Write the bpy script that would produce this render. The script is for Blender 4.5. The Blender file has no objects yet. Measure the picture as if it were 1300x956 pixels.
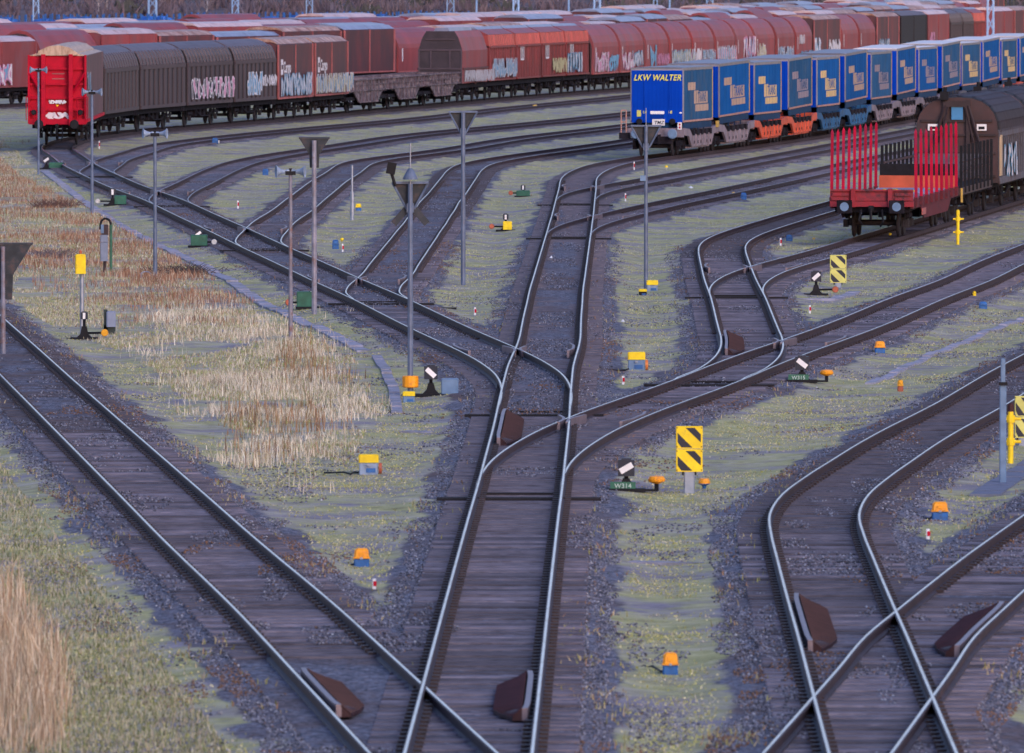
import bpy, math, random
import numpy as np
from mathutils import Vector, Matrix

RND = random.Random(11)
NR = np.random.default_rng(11)
PI = math.pi
sc = bpy.context.scene
COL = sc.collection

# ------------------------------------------------------------------ camera model
F, PXC, PYC, YHOR, CAMH = 12500.0, 650.0, 478.0, -55.0, 9.4     # photo pixels; rail heads are z = 0
PITCH = math.atan((PYC - YHOR) / F)
CP, SP = math.cos(PITCH), math.sin(PITCH)
GZ = -0.30


def at(px, py, z=GZ):
    """the point of the plane z that the photograph shows at (px, py)"""
    dx = (px - PXC) / F
    dy = (PYC - py) / F
    yy, zz = CP + dy * SP, -SP + dy * CP
    t = (z - CAMH) / zz
    return Vector((dx * t, yy * t, z))


def px_of(x, y, z=0.0):
    zz = z - CAMH
    d = y * CP - zz * SP
    u = y * SP + zz * CP
    return PXC + F * x / d, PYC - F * u / d


def ppm(y):
    return F / y


# ------------------------------------------------------------------ materials
MATS = {}


def nodes_of(name):
    m = bpy.data.materials.new(name)
    m.use_nodes = True
    nt = m.node_tree
    b = nt.nodes['Principled BSDF']
    return m, nt, b


def mat(name, col, rough=.6, metal=0., var=.25, scale=3., dirt=None, dirt_amt=.4, dirt_scale=1.2, stretch=(1, 1, 1), bump=0., spec=.5, obj_var=.10):
    """painted or bare surface: noise varies the colour, a second noise lays stains over it"""
    if name in MATS:
        return MATS[name]
    m, nt, b = nodes_of(name)
    N, L = nt.nodes, nt.links
    tc = N.new('ShaderNodeTexCoord')
    mp = N.new('ShaderNodeMapping')
    mp.inputs['Scale'].default_value = stretch
    oi = N.new('ShaderNodeObjectInfo')
    ad = N.new('ShaderNodeVectorMath')
    ad.operation = 'ADD'
    sx = N.new('ShaderNodeVectorMath')
    sx.operation = 'SCALE'
    sx.inputs['Scale'].default_value = 37.
    cb = N.new('ShaderNodeCombineXYZ')
    L.new(oi.outputs['Random'], cb.inputs[0])
    L.new(oi.outputs['Random'], cb.inputs[1])
    L.new(cb.outputs[0], sx.inputs[0])
    L.new(tc.outputs['Object'], mp.inputs['Vector'])
    L.new(mp.outputs[0], ad.inputs[0])
    L.new(sx.outputs[0], ad.inputs[1])
    no = N.new('ShaderNodeTexNoise')
    no.inputs['Scale'].default_value = scale
    no.inputs['Detail'].default_value = 6
    L.new(ad.outputs[0], no.inputs['Vector'])
    hs = N.new('ShaderNodeValToRGB')
    c = np.array(col)
    hs.color_ramp.elements[0].position = .3
    hs.color_ramp.elements[1].position = .7
    hs.color_ramp.elements[0].color = (*np.clip(c * (1 - var), 0, 1), 1)
    hs.color_ramp.elements[1].color = (*np.clip(c * (1 + var), 0, 1), 1)
    L.new(no.outputs['Fac'], hs.inputs[0])
    hv = N.new('ShaderNodeHueSaturation')
    rv = N.new('ShaderNodeMapRange')
    rv.inputs[3].default_value = 1 - obj_var
    rv.inputs[4].default_value = 1 + obj_var
    L.new(oi.outputs['Random'], rv.inputs[0])
    L.new(rv.outputs[0], hv.inputs['Value'])
    L.new(hs.outputs[0], hv.inputs['Color'])
    out = hv.outputs[0]
    if dirt is not None:
        n2 = N.new('ShaderNodeTexNoise')
        n2.inputs['Scale'].default_value = dirt_scale
        n2.inputs['Detail'].default_value = 8
        n2.inputs['Roughness'].default_value = .7
        L.new(ad.outputs[0], n2.inputs['Vector'])
        r2 = N.new('ShaderNodeMapRange')
        r2.inputs[1].default_value = .72 - dirt_amt * .5
        r2.inputs[2].default_value = .82 - dirt_amt * .3
        L.new(n2.outputs['Fac'], r2.inputs[0])
        mx = N.new('ShaderNodeMix')
        mx.data_type = 'RGBA'
        mx.inputs['B'].default_value = (*dirt, 1)
        L.new(r2.outputs[0], mx.inputs['Factor'])
        L.new(out, mx.inputs['A'])
        out = mx.outputs['Result']
    L.new(out, b.inputs['Base Color'])
    b.inputs['Roughness'].default_value = rough
    b.inputs['Metallic'].default_value = metal
    b.inputs['Specular IOR Level'].default_value = spec
    if bump:
        bp = N.new('ShaderNodeBump')
        bp.inputs['Strength'].default_value = bump
        bp.inputs['Distance'].default_value = .02
        L.new(no.outputs['Fac'], bp.inputs['Height'])
        L.new(bp.outputs[0], b.inputs['Normal'])
    MATS[name] = m
    return m


def attr_mat(name, rough=.85, var=.2, scale=8.):
    """colour comes from the per-face colour of the mesh (each blade or stone has its own tone)"""
    if name in MATS:
        return MATS[name]
    m, nt, b = nodes_of(name)
    a = nt.nodes.new('ShaderNodeAttribute')
    a.attribute_name = 'tone'
    nt.links.new(a.outputs['Color'], b.inputs['Base Color'])
    b.inputs['Roughness'].default_value = rough
    b.inputs['Specular IOR Level'].default_value = .2
    MATS[name] = m
    return m


# ------------------------------------------------------------------ mesh builder
class MB:
    def __init__(self):
        self.v, self.f, self.m = [], [], []
        self.M = None

    def add(self, vs, fs, mi=0):
        o = len(self.v)
        self.v += [tuple(p) for p in vs]
        self.f += [tuple(i + o for i in f) for f in fs]
        self.m += [mi] * len(fs)
        return self

    def box(self, c, s, rz=0., mi=0, ry=0., rx=0.):
        R = Matrix.Rotation(rz, 3, 'Z') @ Matrix.Rotation(ry, 3, 'Y') @ Matrix.Rotation(rx, 3, 'X')
        c = Vector(c)
        vs = [c + R @ Vector((sx * s[0] / 2, sy * s[1] / 2, sz * s[2] / 2)) for sz in (-1, 1) for sy in (-1, 1) for sx in (-1, 1)]
        return self.add(vs, [(0, 2, 3, 1), (4, 5, 7, 6), (0, 1, 5, 4), (2, 6, 7, 3), (0, 4, 6, 2), (1, 3, 7, 5)], mi)

    def cbox(self, c, s, b=.02, mi=0, top=1.):
        """box with chamfered upright edges and top; top < 1 tapers it upwards"""
        hx, hy, hz = s[0] / 2, s[1] / 2, s[2] / 2
        rings = []
        for z, k, ins in ((-hz, 1., 0), (hz - b, top, 0), (hz, top, b)):
            x, y = hx * k - ins, hy * k - ins
            r = [(x, -y + b), (x, y - b), (x - b, y), (-x + b, y), (-x, y - b), (-x, -y + b), (-x + b, -y), (x - b, -y)]
            rings.append([(c[0] + p, c[1] + q, c[2] + z) for p, q in r])
        vs = sum(rings, [])
        fs = [tuple(reversed(range(8))), tuple(range(16, 24))]
        for k in range(2):
            for i in range(8):
                j = (i + 1) % 8
                fs.append((k * 8 + i, k * 8 + j, k * 8 + 8 + j, k * 8 + 8 + i))
        return self.add(vs, fs, mi)

    def tube(self, p0, p1, r0, r1=None, n=8, mi=0, caps=True):
        p0, p1 = Vector(p0), Vector(p1)
        r1 = r0 if r1 is None else r1
        d = (p1 - p0).normalized()
        u = d.orthogonal().normalized()
        w = d.cross(u)
        vs = []
        for p, r in ((p0, r0), (p1, r1)):
            for i in range(n):
                a = 2 * PI * i / n
                vs.append(p + (u * math.cos(a) + w * math.sin(a)) * r)
        fs = [(i, (i + 1) % n, n + (i + 1) % n, n + i) for i in range(n)]
        if caps:
            fs += [tuple(reversed(range(n))), tuple(range(n, 2 * n))]
        return self.add(vs, fs, mi)

    def path(self, pts, r, n=7, mi=0):
        for a, b in zip(pts[:-1], pts[1:]):
            self.tube(a, b, r, n=n, mi=mi)
        return self

    def prism(self, poly, y0, y1, mi=0, caps=True, capmi=None):
        """outline in x,z run along y"""
        n = len(poly)
        vs = [(x, y0, z) for x, z in poly] + [(x, y1, z) for x, z in poly]
        self.add(vs, [(i, n + i, n + (i + 1) % n, (i + 1) % n) for i in range(n)], mi)
        if caps:
            cm = mi if capmi is None else capmi
            self.add([(x, y0, z) for x, z in poly], [tuple(range(n))], cm)
            self.add([(x, y1, z) for x, z in poly], [tuple(reversed(range(n)))], cm)
        return self

    def plate(self, poly, y, t=.02, mi=0):
        return self.prism(poly, y, y + t, mi)

    def lathe(self, prof, c=(0, 0, 0), n=16, mi=0, axis='Z'):
        """prof: (radius, height) pairs"""
        vs = []
        for r, h in prof:
            for i in range(n):
                a = 2 * PI * i / n
                x, y = r * math.cos(a), r * math.sin(a)
                if axis == 'Z':
                    p = (x, y, h)
                elif axis == 'Y':
                    p = (x, h, y)
                else:
                    p = (h, x, y)
                vs.append((c[0] + p[0], c[1] + p[1], c[2] + p[2]))
        fs = []
        for k in range(len(prof) - 1):
            for i in range(n):
                j = (i + 1) % n
                fs.append((k * n + i, k * n + j, k * n + n + j, k * n + n + i))
        fs.append(tuple(reversed(range(n))))
        fs.append(tuple(range((len(prof) - 1) * n, len(prof) * n)))
        return self.add(vs, fs, mi)

    def build(self, name, mats, parent=None, loc=None, smooth=False, label=None):
        me = bpy.data.meshes.new(name)
        me.from_pydata(self.v, [], self.f)
        if not isinstance(mats, (list, tuple)):
            mats = [mats]
        for m in mats:
            me.materials.append(m)
        if len(mats) > 1:
            me.polygons.foreach_set('material_index', self.m)
        if smooth:
            me.polygons.foreach_set('use_smooth', [True] * len(self.f))
        me.update()
        return link(name, me, parent, loc, label)


def link(name, me, parent=None, loc=None, label=None):
    o = bpy.data.objects.new(name, me)
    COL.objects.link(o)
    if parent:
        o.parent = parent
    if loc is not None:
        o.location = loc
    if label:
        o['label'] = label
    return o


def np_mesh(name, verts, faces, tones=None, material=None, parent=None):
    """verts (n,3), faces (m,k), one tone per face"""
    me = bpy.data.meshes.new(name)
    nv, (nf, k) = len(verts), faces.shape
    me.vertices.add(nv)
    me.vertices.foreach_set('co', np.asarray(verts, np.float32).ravel())
    me.loops.add(nf * k)
    me.loops.foreach_set('vertex_index', np.asarray(faces, np.int32).ravel())
    me.polygons.add(nf)
    me.polygons.foreach_set('loop_start', np.arange(0, nf * k, k, dtype=np.int32))
    me.polygons.foreach_set('loop_total', np.full(nf, k, np.int32))
    me.update(calc_edges=True)
    if tones is not None:
        a = me.attributes.new('tone', 'FLOAT_COLOR', 'FACE')
        t = np.ones((nf, 4), np.float32)
        t[:, :3] = tones
        a.data.foreach_set('color', t.ravel())
    if material:
        me.materials.append(material)
    return link(name, me, parent)


def thing(name, label, cat, loc=(0, 0, 0), rz=0., group=None):
    o = bpy.data.objects.new(name, None)
    COL.objects.link(o)
    o.location = loc
    o.rotation_euler = (0, 0, rz)
    o['label'] = label
    o['category'] = cat
    if group:
        o['group'] = group
    return o


def tag(o, label, cat, group=None):
    o['label'] = label
    o['category'] = cat
    if group:
        o['group'] = group
    return o


def copy_tree(o, parent=None):
    c = o.copy()
    COL.objects.link(c)
    if parent:
        c.parent = parent
    for ch in list(o.children):
        copy_tree(ch, c)
    return c


def relabel(o, label, group=None):
    o['label'] = label
    if group:
        o['group'] = group
    return o


def font_mesh(name, text, size, material, parent, loc, rot, shear=0., bold=0., extrude=.004, squeeze=1.):
    cu = bpy.data.curves.new(name, 'FONT')
    cu.body = text
    cu.size = size
    cu.shear = shear
    cu.offset = bold
    cu.extrude = extrude
    cu.space_character = 1.08
    cu.align_x = 'CENTER'
    cu.align_y = 'CENTER'
    tmp = bpy.data.objects.new(name, cu)
    COL.objects.link(tmp)
    dg = bpy.context.evaluated_depsgraph_get()
    me = bpy.data.meshes.new_from_object(tmp.evaluated_get(dg))
    bpy.data.objects.remove(tmp)
    me.materials.clear()
    me.materials.append(material)
    o = link(name, me, parent, loc)
    o.rotation_euler = rot
    o.scale = (squeeze, 1, 1)
    return o


# value noise on numpy arrays
_LAT = NR.random((256, 256)).astype(np.float32)


def vnoise(x, y):
    xi, yi = np.floor(x).astype(int), np.floor(y).astype(int)
    u, v = x - xi, y - yi
    u, v = u * u * (3 - 2 * u), v * v * (3 - 2 * v)
    a, b = _LAT[xi & 255, yi & 255], _LAT[(xi + 1) & 255, yi & 255]
    c, d = _LAT[xi & 255, (yi + 1) & 255], _LAT[(xi + 1) & 255, (yi + 1) & 255]
    return (a * (1 - u) + b * u) * (1 - v) + (c * (1 - u) + d * u) * v


def fbm(x, y, o=4):
    s, a, t = 0., .5, 0.
    for k in range(o):
        s = s + a * vnoise(x * 2**k + 17.3 * k, y * 2**k + 9.1 * k)
        t += a
        a *= .5
    return s / t


# ------------------------------------------------------------------ colours
rust_side = mat('rail_steel_rusty', (.040, .021, .026), .65, 0, .35, 2.)
rail_top = mat('rail_head_polished', (.62, .62, .68), .24, 1., .15, .7, dirt=(.24, .20, .23), dirt_amt=.4, dirt_scale=.5)
rail_dull = mat('rail_head_dull', (.26, .21, .23), .38, .9, .2, .6)
sleeper_m = mat('sleeper_wood_weathered', (.135, .120, .148), .85, 0, .35, 5., dirt=(.05, .040, .048), dirt_amt=.38, dirt_scale=2., stretch=(.6, 3, 3), bump=.4, obj_var=.42, spec=.3)
plate_m = mat('fastening_steel', (.045, .030, .032), .6, .4, .4, 9.)
ramp_m = mat('guard_ramp_paint', (.046, .018, .020), .6, 0, .25, 5., spec=.25)
ramp_edge = mat('guard_rail_head', (.22, .17, .19), .45, .3, .2, 5.)
black_m = mat('black_iron', (.008, .008, .012), .6, 0, .4, 5., spec=.25)
under_m = mat('underframe_dark', (.014, .012, .018), .8, 0, .5, 4., spec=.15)
wheel_m = mat('wheel_steel', (.020, .016, .020), .7, 0, .4, 6., spec=.3)
galv = mat('galvanised_steel', (.30, .34, .42), .45, .5, .2, 6., dirt=(.16, .07, .05), dirt_amt=.22, dirt_scale=4.)
pole_grey = mat('pole_grey_paint', (.115, .155, .245), .5, .1, .25, 4., dirt=(.20, .13, .12), dirt_amt=.2, dirt_scale=3.)
pole_rust = mat('pole_rusty', (.22, .22, .28), .55, .1, .3, 4., dirt=(.19, .085, .06), dirt_amt=.42, dirt_scale=2.5)
hood_m = mat('lamp_hood_dark', (.022, .030, .042), .55, 0, .4, 4., dirt=(.09, .055, .05), dirt_amt=.4, dirt_scale=4.)
horn_m = mat('loudspeaker_grey', (.22, .29, .41), .45, 0, .2, 8., dirt=(.2, .12, .1), dirt_amt=.25, dirt_scale=6.)
white_p = mat('white_paint', (.78, .78, .80), .5, 0, .06, 5.)
yellow_p = mat('yellow_paint', (.88, .62, .008), .5, 0, .12, 6., dirt=(.45, .32, .06), dirt_amt=.3, dirt_scale=9.)
yellow_pale = mat('yellow_paint_faded', (.62, .60, .16), .5, 0, .12, 6.)
orange_p = mat('orange_plastic', (.92, .34, .008), .45, 0, .15, 8., dirt=(.45, .17, .05), dirt_amt=.35, dirt_scale=9.)
blue_p = mat('blue_plastic', (.02, .12, .36), .5, 0, .25, 8., dirt=(.05, .09, .16), dirt_amt=.4, dirt_scale=9.)
blue_grey = mat('blue_grey_box', (.13, .22, .36), .5, 0, .15, 6.)
green_p = mat('green_paint', (.02, .12, .075), .5, 0, .3, 6.)
red_p = mat('red_paint', (.46, .002, .024), .6, 0, .15, 2., dirt=(.24, .006, .022), dirt_amt=.3, dirt_scale=1.5, spec=.2)
grey_box = mat('grey_cabinet', (.20, .24, .34), .5, 0, .15, 6.)
concrete_m = mat('concrete', (.30, .295, .37), .85, 0, .25, 4., dirt=(.15, .15, .10), dirt_amt=.4, dirt_scale=1.5, bump=.3)
# ------------------------------------------------------------------ track centre lines (metres; y start, then x every 6 m)
ROUTES = {
 'N': (100.0, [-0.69,-0.624,-0.559,-0.494,-0.428,-0.363,-0.298,-0.233,-0.167,-0.1,-0.033,0.036,0.109,0.179,0.242,0.308,0.373,0.428,0.478,0.531,0.591,0.656,0.756,0.866,0.946,0.996,1.046,1.103,1.164,1.217,1.278,1.35,1.423,1.492,1.565,1.634,1.707,1.777,1.847,1.92,1.991,2.059,2.132,2.204,2.27,2.334,2.398,2.463,2.528,2.598,2.661,2.715,2.769,2.855,3.008,3.235,3.545,3.939,4.457,5.146,5.997,6.957,7.975,9.02,10.058,11.067,12.047,12.999,13.923,14.818,15.685,16.523,17.334,18.138,18.942,19.746,20.55,21.354,22.158,22.962,23.766,24.57,25.374,26.178,26.982,27.786,28.59,29.394,30.198,31.002,31.806,32.61,33.414,34.218,35.022,35.826,36.63,37.434,38.238,39.042]),
 'L': (204.32, [0.452,0.521,0.511,0.357,0.019,-0.441,-0.98,-1.532,-2.063,-2.573,-3.076,-3.59,-4.131,-4.69,-5.238,-5.769,-6.3,-6.839,-7.385,-7.926,-8.453,-8.971,-9.493,-10.023,-10.562,-11.103,-11.638,-12.164,-12.682,-13.21,-13.78,-14.402,-15.043,-15.666,-16.249,-16.802,-17.341,-17.878,-18.413,-18.94,-19.446,-19.914,-20.347,-20.77,-21.212,-21.674,-22.113,-22.458,-22.667,-22.766,-22.752,-22.592,-22.286,-21.832,-21.201,-20.38,-19.402,-18.333,-17.24,-16.171,-15.147,-14.173,-13.236,-12.321,-11.413,-10.504,-9.589,-8.666,-7.738,-6.809,-5.88,-4.953,-4.024,-3.089,-2.14,-1.169,-0.171,0.855,1.903,2.969,4.047,5.133,6.224,7.32,8.423,9.531,10.646,11.766,12.891,14.021,15.154,16.282,17.394,18.491,19.574,20.642,21.694,22.732,23.755,24.765,25.773,26.781,27.789,28.797,29.805,30.813,31.821,32.829,33.837,34.845,35.853,36.861,37.869,38.877,39.885,40.893,41.901,42.909,43.917,44.925,45.933,46.941,47.949,48.957,49.965,50.973,51.981,52.989,53.997,55.005,56.013,57.021,58.029,59.037,60.045,61.053,62.061,63.069,64.077,65.085,66.093,67.101,68.109,69.117,70.125,71.133,72.141,73.149,74.157,75.165,76.173,77.181,78.189,79.197,80.205,81.213,82.221,83.229]),
 'R': (172.71, [0.116,0.19,0.425,0.847,1.415,2.134,2.947,3.794,4.586,5.33,6.12,6.96,7.809,8.629,9.397,10.122,10.845,11.617,12.427,13.206,13.911,14.582,15.274,16.005,16.761,17.532,18.303,19.072,19.84,20.609,21.378,22.146,22.914,23.682,24.45,25.218,25.986,26.754,27.522,28.29,29.058,29.826,30.594]),
 'P': (218.81, [4.342,5.009,5.477,5.765,5.914,5.984,6.052,6.124,6.195,6.26,6.307,6.351,6.41,6.482,6.556,6.632,6.721,6.865,7.145,7.591,8.173,8.831,9.514,10.205,10.908,11.628,12.364,13.107,13.848,14.592,15.34,16.092,16.847,17.606,18.369,19.135,19.903,20.671,21.439,22.207,22.975,23.743]),
 'Pb': (275.28, [6.284,6.439,6.77,7.282,7.976,8.805,9.667,10.496,11.286,12.062,12.845,13.636,14.432,15.229,16.023,16.816,17.608,18.4,19.192,19.984,20.776,21.569,22.361,23.153,23.945,24.737,25.529,26.321,27.113,27.905,28.697,29.489,30.281,31.073,31.865,32.657,33.449,34.241,35.033,35.825,36.617]),
 'Nb': (378.1, [2.422,2.537,2.792,3.252,3.907,4.678,5.498,6.332,7.163,7.987,8.802,9.613,10.422,11.232,12.043,12.854,13.663,14.469,15.274,16.077,16.881,17.686,18.492,19.296,20.095,20.888,21.673,22.449,23.219,23.995,24.775,25.56,26.349,27.143,27.94,28.743,29.549,30.359,31.169,31.979,32.789,33.599,34.409,35.219,36.029,36.839,37.649,38.459,39.269,40.079,40.889]),
 'Nc': (333.07, [1.91,2.064,2.395,2.911,3.54,4.22,4.933,5.687,6.487,7.316,8.15,8.972,9.778,10.572,11.361,12.145,12.925,13.702,14.479,15.26,16.051,16.856,17.672,18.492,19.308,20.12,20.928,21.737,22.545,23.351,24.156,24.959,25.761,26.561,27.36,28.158,28.956,29.754,30.552,31.35,32.148,32.946,33.744,34.542,35.34,36.138,36.936,37.734,38.532,39.33,40.128,40.926]),
 'B1': (270.21, [-3.575,-3.903,-3.926,-3.792,-3.682,-3.63,-3.568,-3.497,-3.432,-3.362,-3.292,-3.234,-3.161,-3.083,-3.03,-2.965,-2.89,-2.842,-2.791,-2.708,-2.613,-2.54,-2.472,-2.405,-2.34,-2.267,-2.207,-2.138,-2.021,-1.839,-1.507,-0.987,-0.315,0.468,1.333,2.243,3.16,4.053,4.911,5.733,6.526,7.317,8.115,8.915,9.716,10.519,11.324,12.13,12.938,13.748,14.558,15.368,16.178,16.988,17.798,18.608,19.418,20.228,21.038,21.848,22.658,23.468,24.278,25.088,25.898,26.708,27.518,28.328,29.138,29.948,30.758,31.568]),
 'B2': (319.47, [-8.025,-8.382,-8.49,-8.49,-8.486,-8.466,-8.388,-8.272,-8.176,-8.115,-8.066,-8.006,-7.939,-7.878,-7.82,-7.757,-7.676,-7.564,-7.448,-7.353,-7.286,-7.203,-7.001,-6.565,-5.877,-5.025,-4.128,-3.28,-2.528,-1.871,-1.26,-0.623,0.098,0.928,1.847,2.812,3.784,4.734,5.668,6.6,7.515,8.414,9.297,10.164,11.015,11.849,12.667,13.477,14.287,15.097,15.907,16.717,17.527,18.337,19.147,19.957,20.767,21.577,22.387,23.197,24.007,24.817,25.627,26.437,27.247,28.057,28.867]),
 'B3': (375.68, [-12.97,-13.32,-13.453,-13.486,-13.437,-13.339,-13.244,-13.165,-13.086,-13.003,-12.897,-12.759,-12.593,-12.356,-12.005,-11.55,-11.003,-10.37,-9.684,-8.993,-8.336,-7.717,-7.108,-6.458,-5.718,-4.863,-3.896,-2.844,-1.744,-0.631,0.468,1.537,2.571,3.57,4.534,5.469,6.415,7.355,8.289,9.217,10.139,11.055,11.965,12.87,13.77,14.67,15.57,16.47,17.37,18.27,19.17,20.07,20.97,21.87,22.77,23.67,24.57,25.47,26.37,27.27,28.17,29.07,29.97,30.87,31.77]),
 'B4': (426.1, [-17.854,-18.226,-18.364,-18.412,-18.491,-18.568,-18.527,-18.364,-18.179,-18.035,-17.902,-17.679,-17.291,-16.734,-16.044,-15.267,-14.439,-13.573,-12.662,-11.7,-10.685,-9.632,-8.563,-7.508,-6.497,-5.552,-4.684,-3.883,-3.127,-2.383,-1.617,-0.806,0.059,0.972,1.915,2.864,3.8,4.709,5.589,6.481,7.374,8.267,9.162,10.058,10.955,11.853,12.751,13.651,14.551,15.451,16.351,17.251,18.151,19.051,19.951,20.851,21.751,22.651,23.551,24.451,25.351,26.251,27.151,28.051,28.951,29.851,30.751,31.651,32.551,33.451,34.351,35.251,36.151]),
 'T1': (100.0, [0.544,0.007,-0.531,-1.068,-1.605,-2.143,-2.68,-3.225,-3.797,-4.384,-4.962,-5.523,-6.082,-6.645,-7.208,-7.772,-8.336,-8.899,-9.462,-10.026,-10.589,-11.145,-11.699,-12.255,-12.815,-13.377,-13.938,-14.499,-15.061,-15.626,-16.192,-16.761,-17.331,-17.903,-18.477,-19.052,-19.628,-20.204,-20.78]),
 'Q': (100.0, [4.328,4.392,4.457,4.521,4.586,4.651,4.717,4.774,4.836,4.904,4.975,5.11,5.48,6.077,6.755,7.446,8.195,8.997,9.779,10.503,11.22,11.97,12.747,13.514,14.283,15.053,15.826,16.599,17.375,18.151,18.93,19.71,20.49,21.27,22.05,22.83,23.61,24.39,25.17]),
 'V': (100.0, [2.164,2.747,3.331,3.914,4.498,5.079,5.644,6.359,7.09,7.837,8.623,9.419,10.213,11.006,11.797,12.586,13.373,14.159,14.942,15.725,16.505,17.285,18.065,18.845,19.625,20.405,21.185]),
}

PARENT = {'L': 'N', 'R': 'N', 'P': 'R', 'Pb': 'P', 'Nb': 'N', 'Nc': 'N', 'B1': 'L', 'B2': 'L', 'B3': 'L', 'B4': 'L'}


def back_route(pts, y1, slope, y0):
    """a storage track far behind, through two points and then straight"""
    ys = np.arange(y0, y1, 6.)
    (xa, ya), (xb, yb) = pts
    s0 = (xb - xa) / (yb - ya)
    w = np.clip((ys - yb + 60) / 120, 0, 1)
    w = w * w * (3 - 2 * w)
    sl = s0 * (1 - w) + slope * w
    xs = xa + np.concatenate([[0], np.cumsum(sl[:-1] * 6.)])
    xs += xa - np.interp(ya, ys, xs)
    return (float(ys[0]), list(xs))


def gp(px, py):
    p = at(px, py, 0.)
    return p.x, p.y


ROUTES['B6'] = back_route((gp(35, 131), gp(640, 105)), 1180, .165, 585)
ROUTES['B7'] = back_route((gp(35, 115), gp(640, 95)), 1230, .165, 640)
ROUTES['B8'] = back_route((gp(35, 107), gp(640, 87)), 1290, .165, 680)
ROUTES['B9'] = back_route((gp(35, 99), gp(640, 80)), 1350, .165, 710)


class Route:
    def __init__(s, key):
        y0, xs = ROUTES[key]
        s.ya = np.arange(len(xs)) * 6. + y0
        s.xa = np.array(xs)
        # smooth resample (Catmull-Rom) every 1.5 m
        yy = np.arange(y0, s.ya[-1], 1.5)
        i = np.clip(((yy - y0) / 6).astype(int), 0, len(xs) - 2)
        t = (yy - y0) / 6 - i
        P = lambda k: s.xa[np.clip(i + k, 0, len(xs) - 1)]
        p0, p1, p2, p3 = P(-1), P(0), P(1), P(2)
        s.y = yy
        s.x = .5 * (2 * p1 + (p2 - p0) * t + (2 * p0 - 5 * p1 + 4 * p2 - p3) * t**2 + (3 * p1 - p0 - 3 * p2 + p3) * t**3)

    def X(s, y):
        return np.interp(y, s.y, s.x)

    def slope(s, y):
        return (s.X(y + 1.) - s.X(y - 1.)) / 2.

    def at_px(s, px, off=1.45, lo=500., hi=1140.):
        """the y at which a wagon side standing off metres to the right shows at photo column px"""
        for _ in range(50):
            m = .5 * (lo + hi)
            if px_of(s.X(m) + off, m)[0] < px:
                lo = m
            else:
                hi = m
        return m


RT = {k: Route(k) for k in ROUTES}
TRACK_LABEL = {
    'N': 'straight middle track running up the photo to the blue trailer train',
    'L': 'long ladder track slanting up left to the red box wagon',
    'R': 'track curving off right below the big yellow striped board',
    'P': 'short track with S bend between the middle track and stake wagons',
    'Pb': 'track carrying the wagon with red stakes',
    'Nb': 'first siding branching right just below the blue trailer train',
    'Nc': 'second siding branching right below the blue trailer train',
    'B1': 'siding leaving the ladder track nearest the two mid-yard lamp masts',
    'B2': 'siding leaving the ladder track behind the rusty loudspeaker pole',
    'B3': 'siding leaving the ladder track beside the third loudspeaker pole',
    'B4': 'siding leaving the ladder track just below the red box wagon',
    'T1': 'foreground track slanting in from the left edge past dry grass',
    'Q': 'curved track in the lower right, left one of the crossing pair',
    'V': 'track entering from the right edge and crossing in the lower right',
    'B6': 'storage track hidden behind the brown wagon train',
    'B7': 'storage track under the second far row of wagons',
    'B8': 'storage track under the third far row of wagons',
    'B9': 'storage track under the farthest row of wagons',
}
PROF_SIDE = [(-.018, -.001), (-.036, -.010), (-.036, -.042), (-.011, -.055), (-.011, -.138), (-.07, -.155), (-.075, -.172), (.075, -.172), (.07, -.155), (.011, -.138), (.011, -.055), (.036, -.042), (.036, -.010), (.018, -.001)]
PROF_TOP = [(.018, -.001), (.010, .001), (-.010, .001), (-.018, -.001)]
HG = .7535
std_sleeper = None
plate_box = None


def rail_mesh(xs, ys, sl, off, dz, shiny):
    k = 1 / np.sqrt(1 + sl**2)
    nx, ny = k, -sl * k          # normal pointing right
    P = PROF_SIDE + PROF_TOP
    n, m = len(xs), len(P)
    V = np.zeros((n, m, 3))
    for j, (a, z) in enumerate(P):
        V[:, j, 0] = xs + nx * (off + a)
        V[:, j, 1] = ys + ny * (off + a)
        V[:, j, 2] = z + dz
    mb = MB()
    mb.v = [tuple(p) for p in V.reshape(-1, 3)]
    a, b = len(PROF_SIDE), len(P)
    for i in range(n - 1):
        for j in range(a - 1):
            mb.f.append((i * m + j, i * m + j + 1, (i + 1) * m + j + 1, (i + 1) * m + j))
            mb.m.append(0)
        for j in range(a, b - 1):
            mb.f.append((i * m + j, i * m + j + 1, (i + 1) * m + j + 1, (i + 1) * m + j))
            mb.m.append(1)
    for i in (0, n - 1):
        mb.f.append(tuple(i * m + j for j in range(m)))
        mb.m.append(0)
    return mb


TRK = {}


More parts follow.
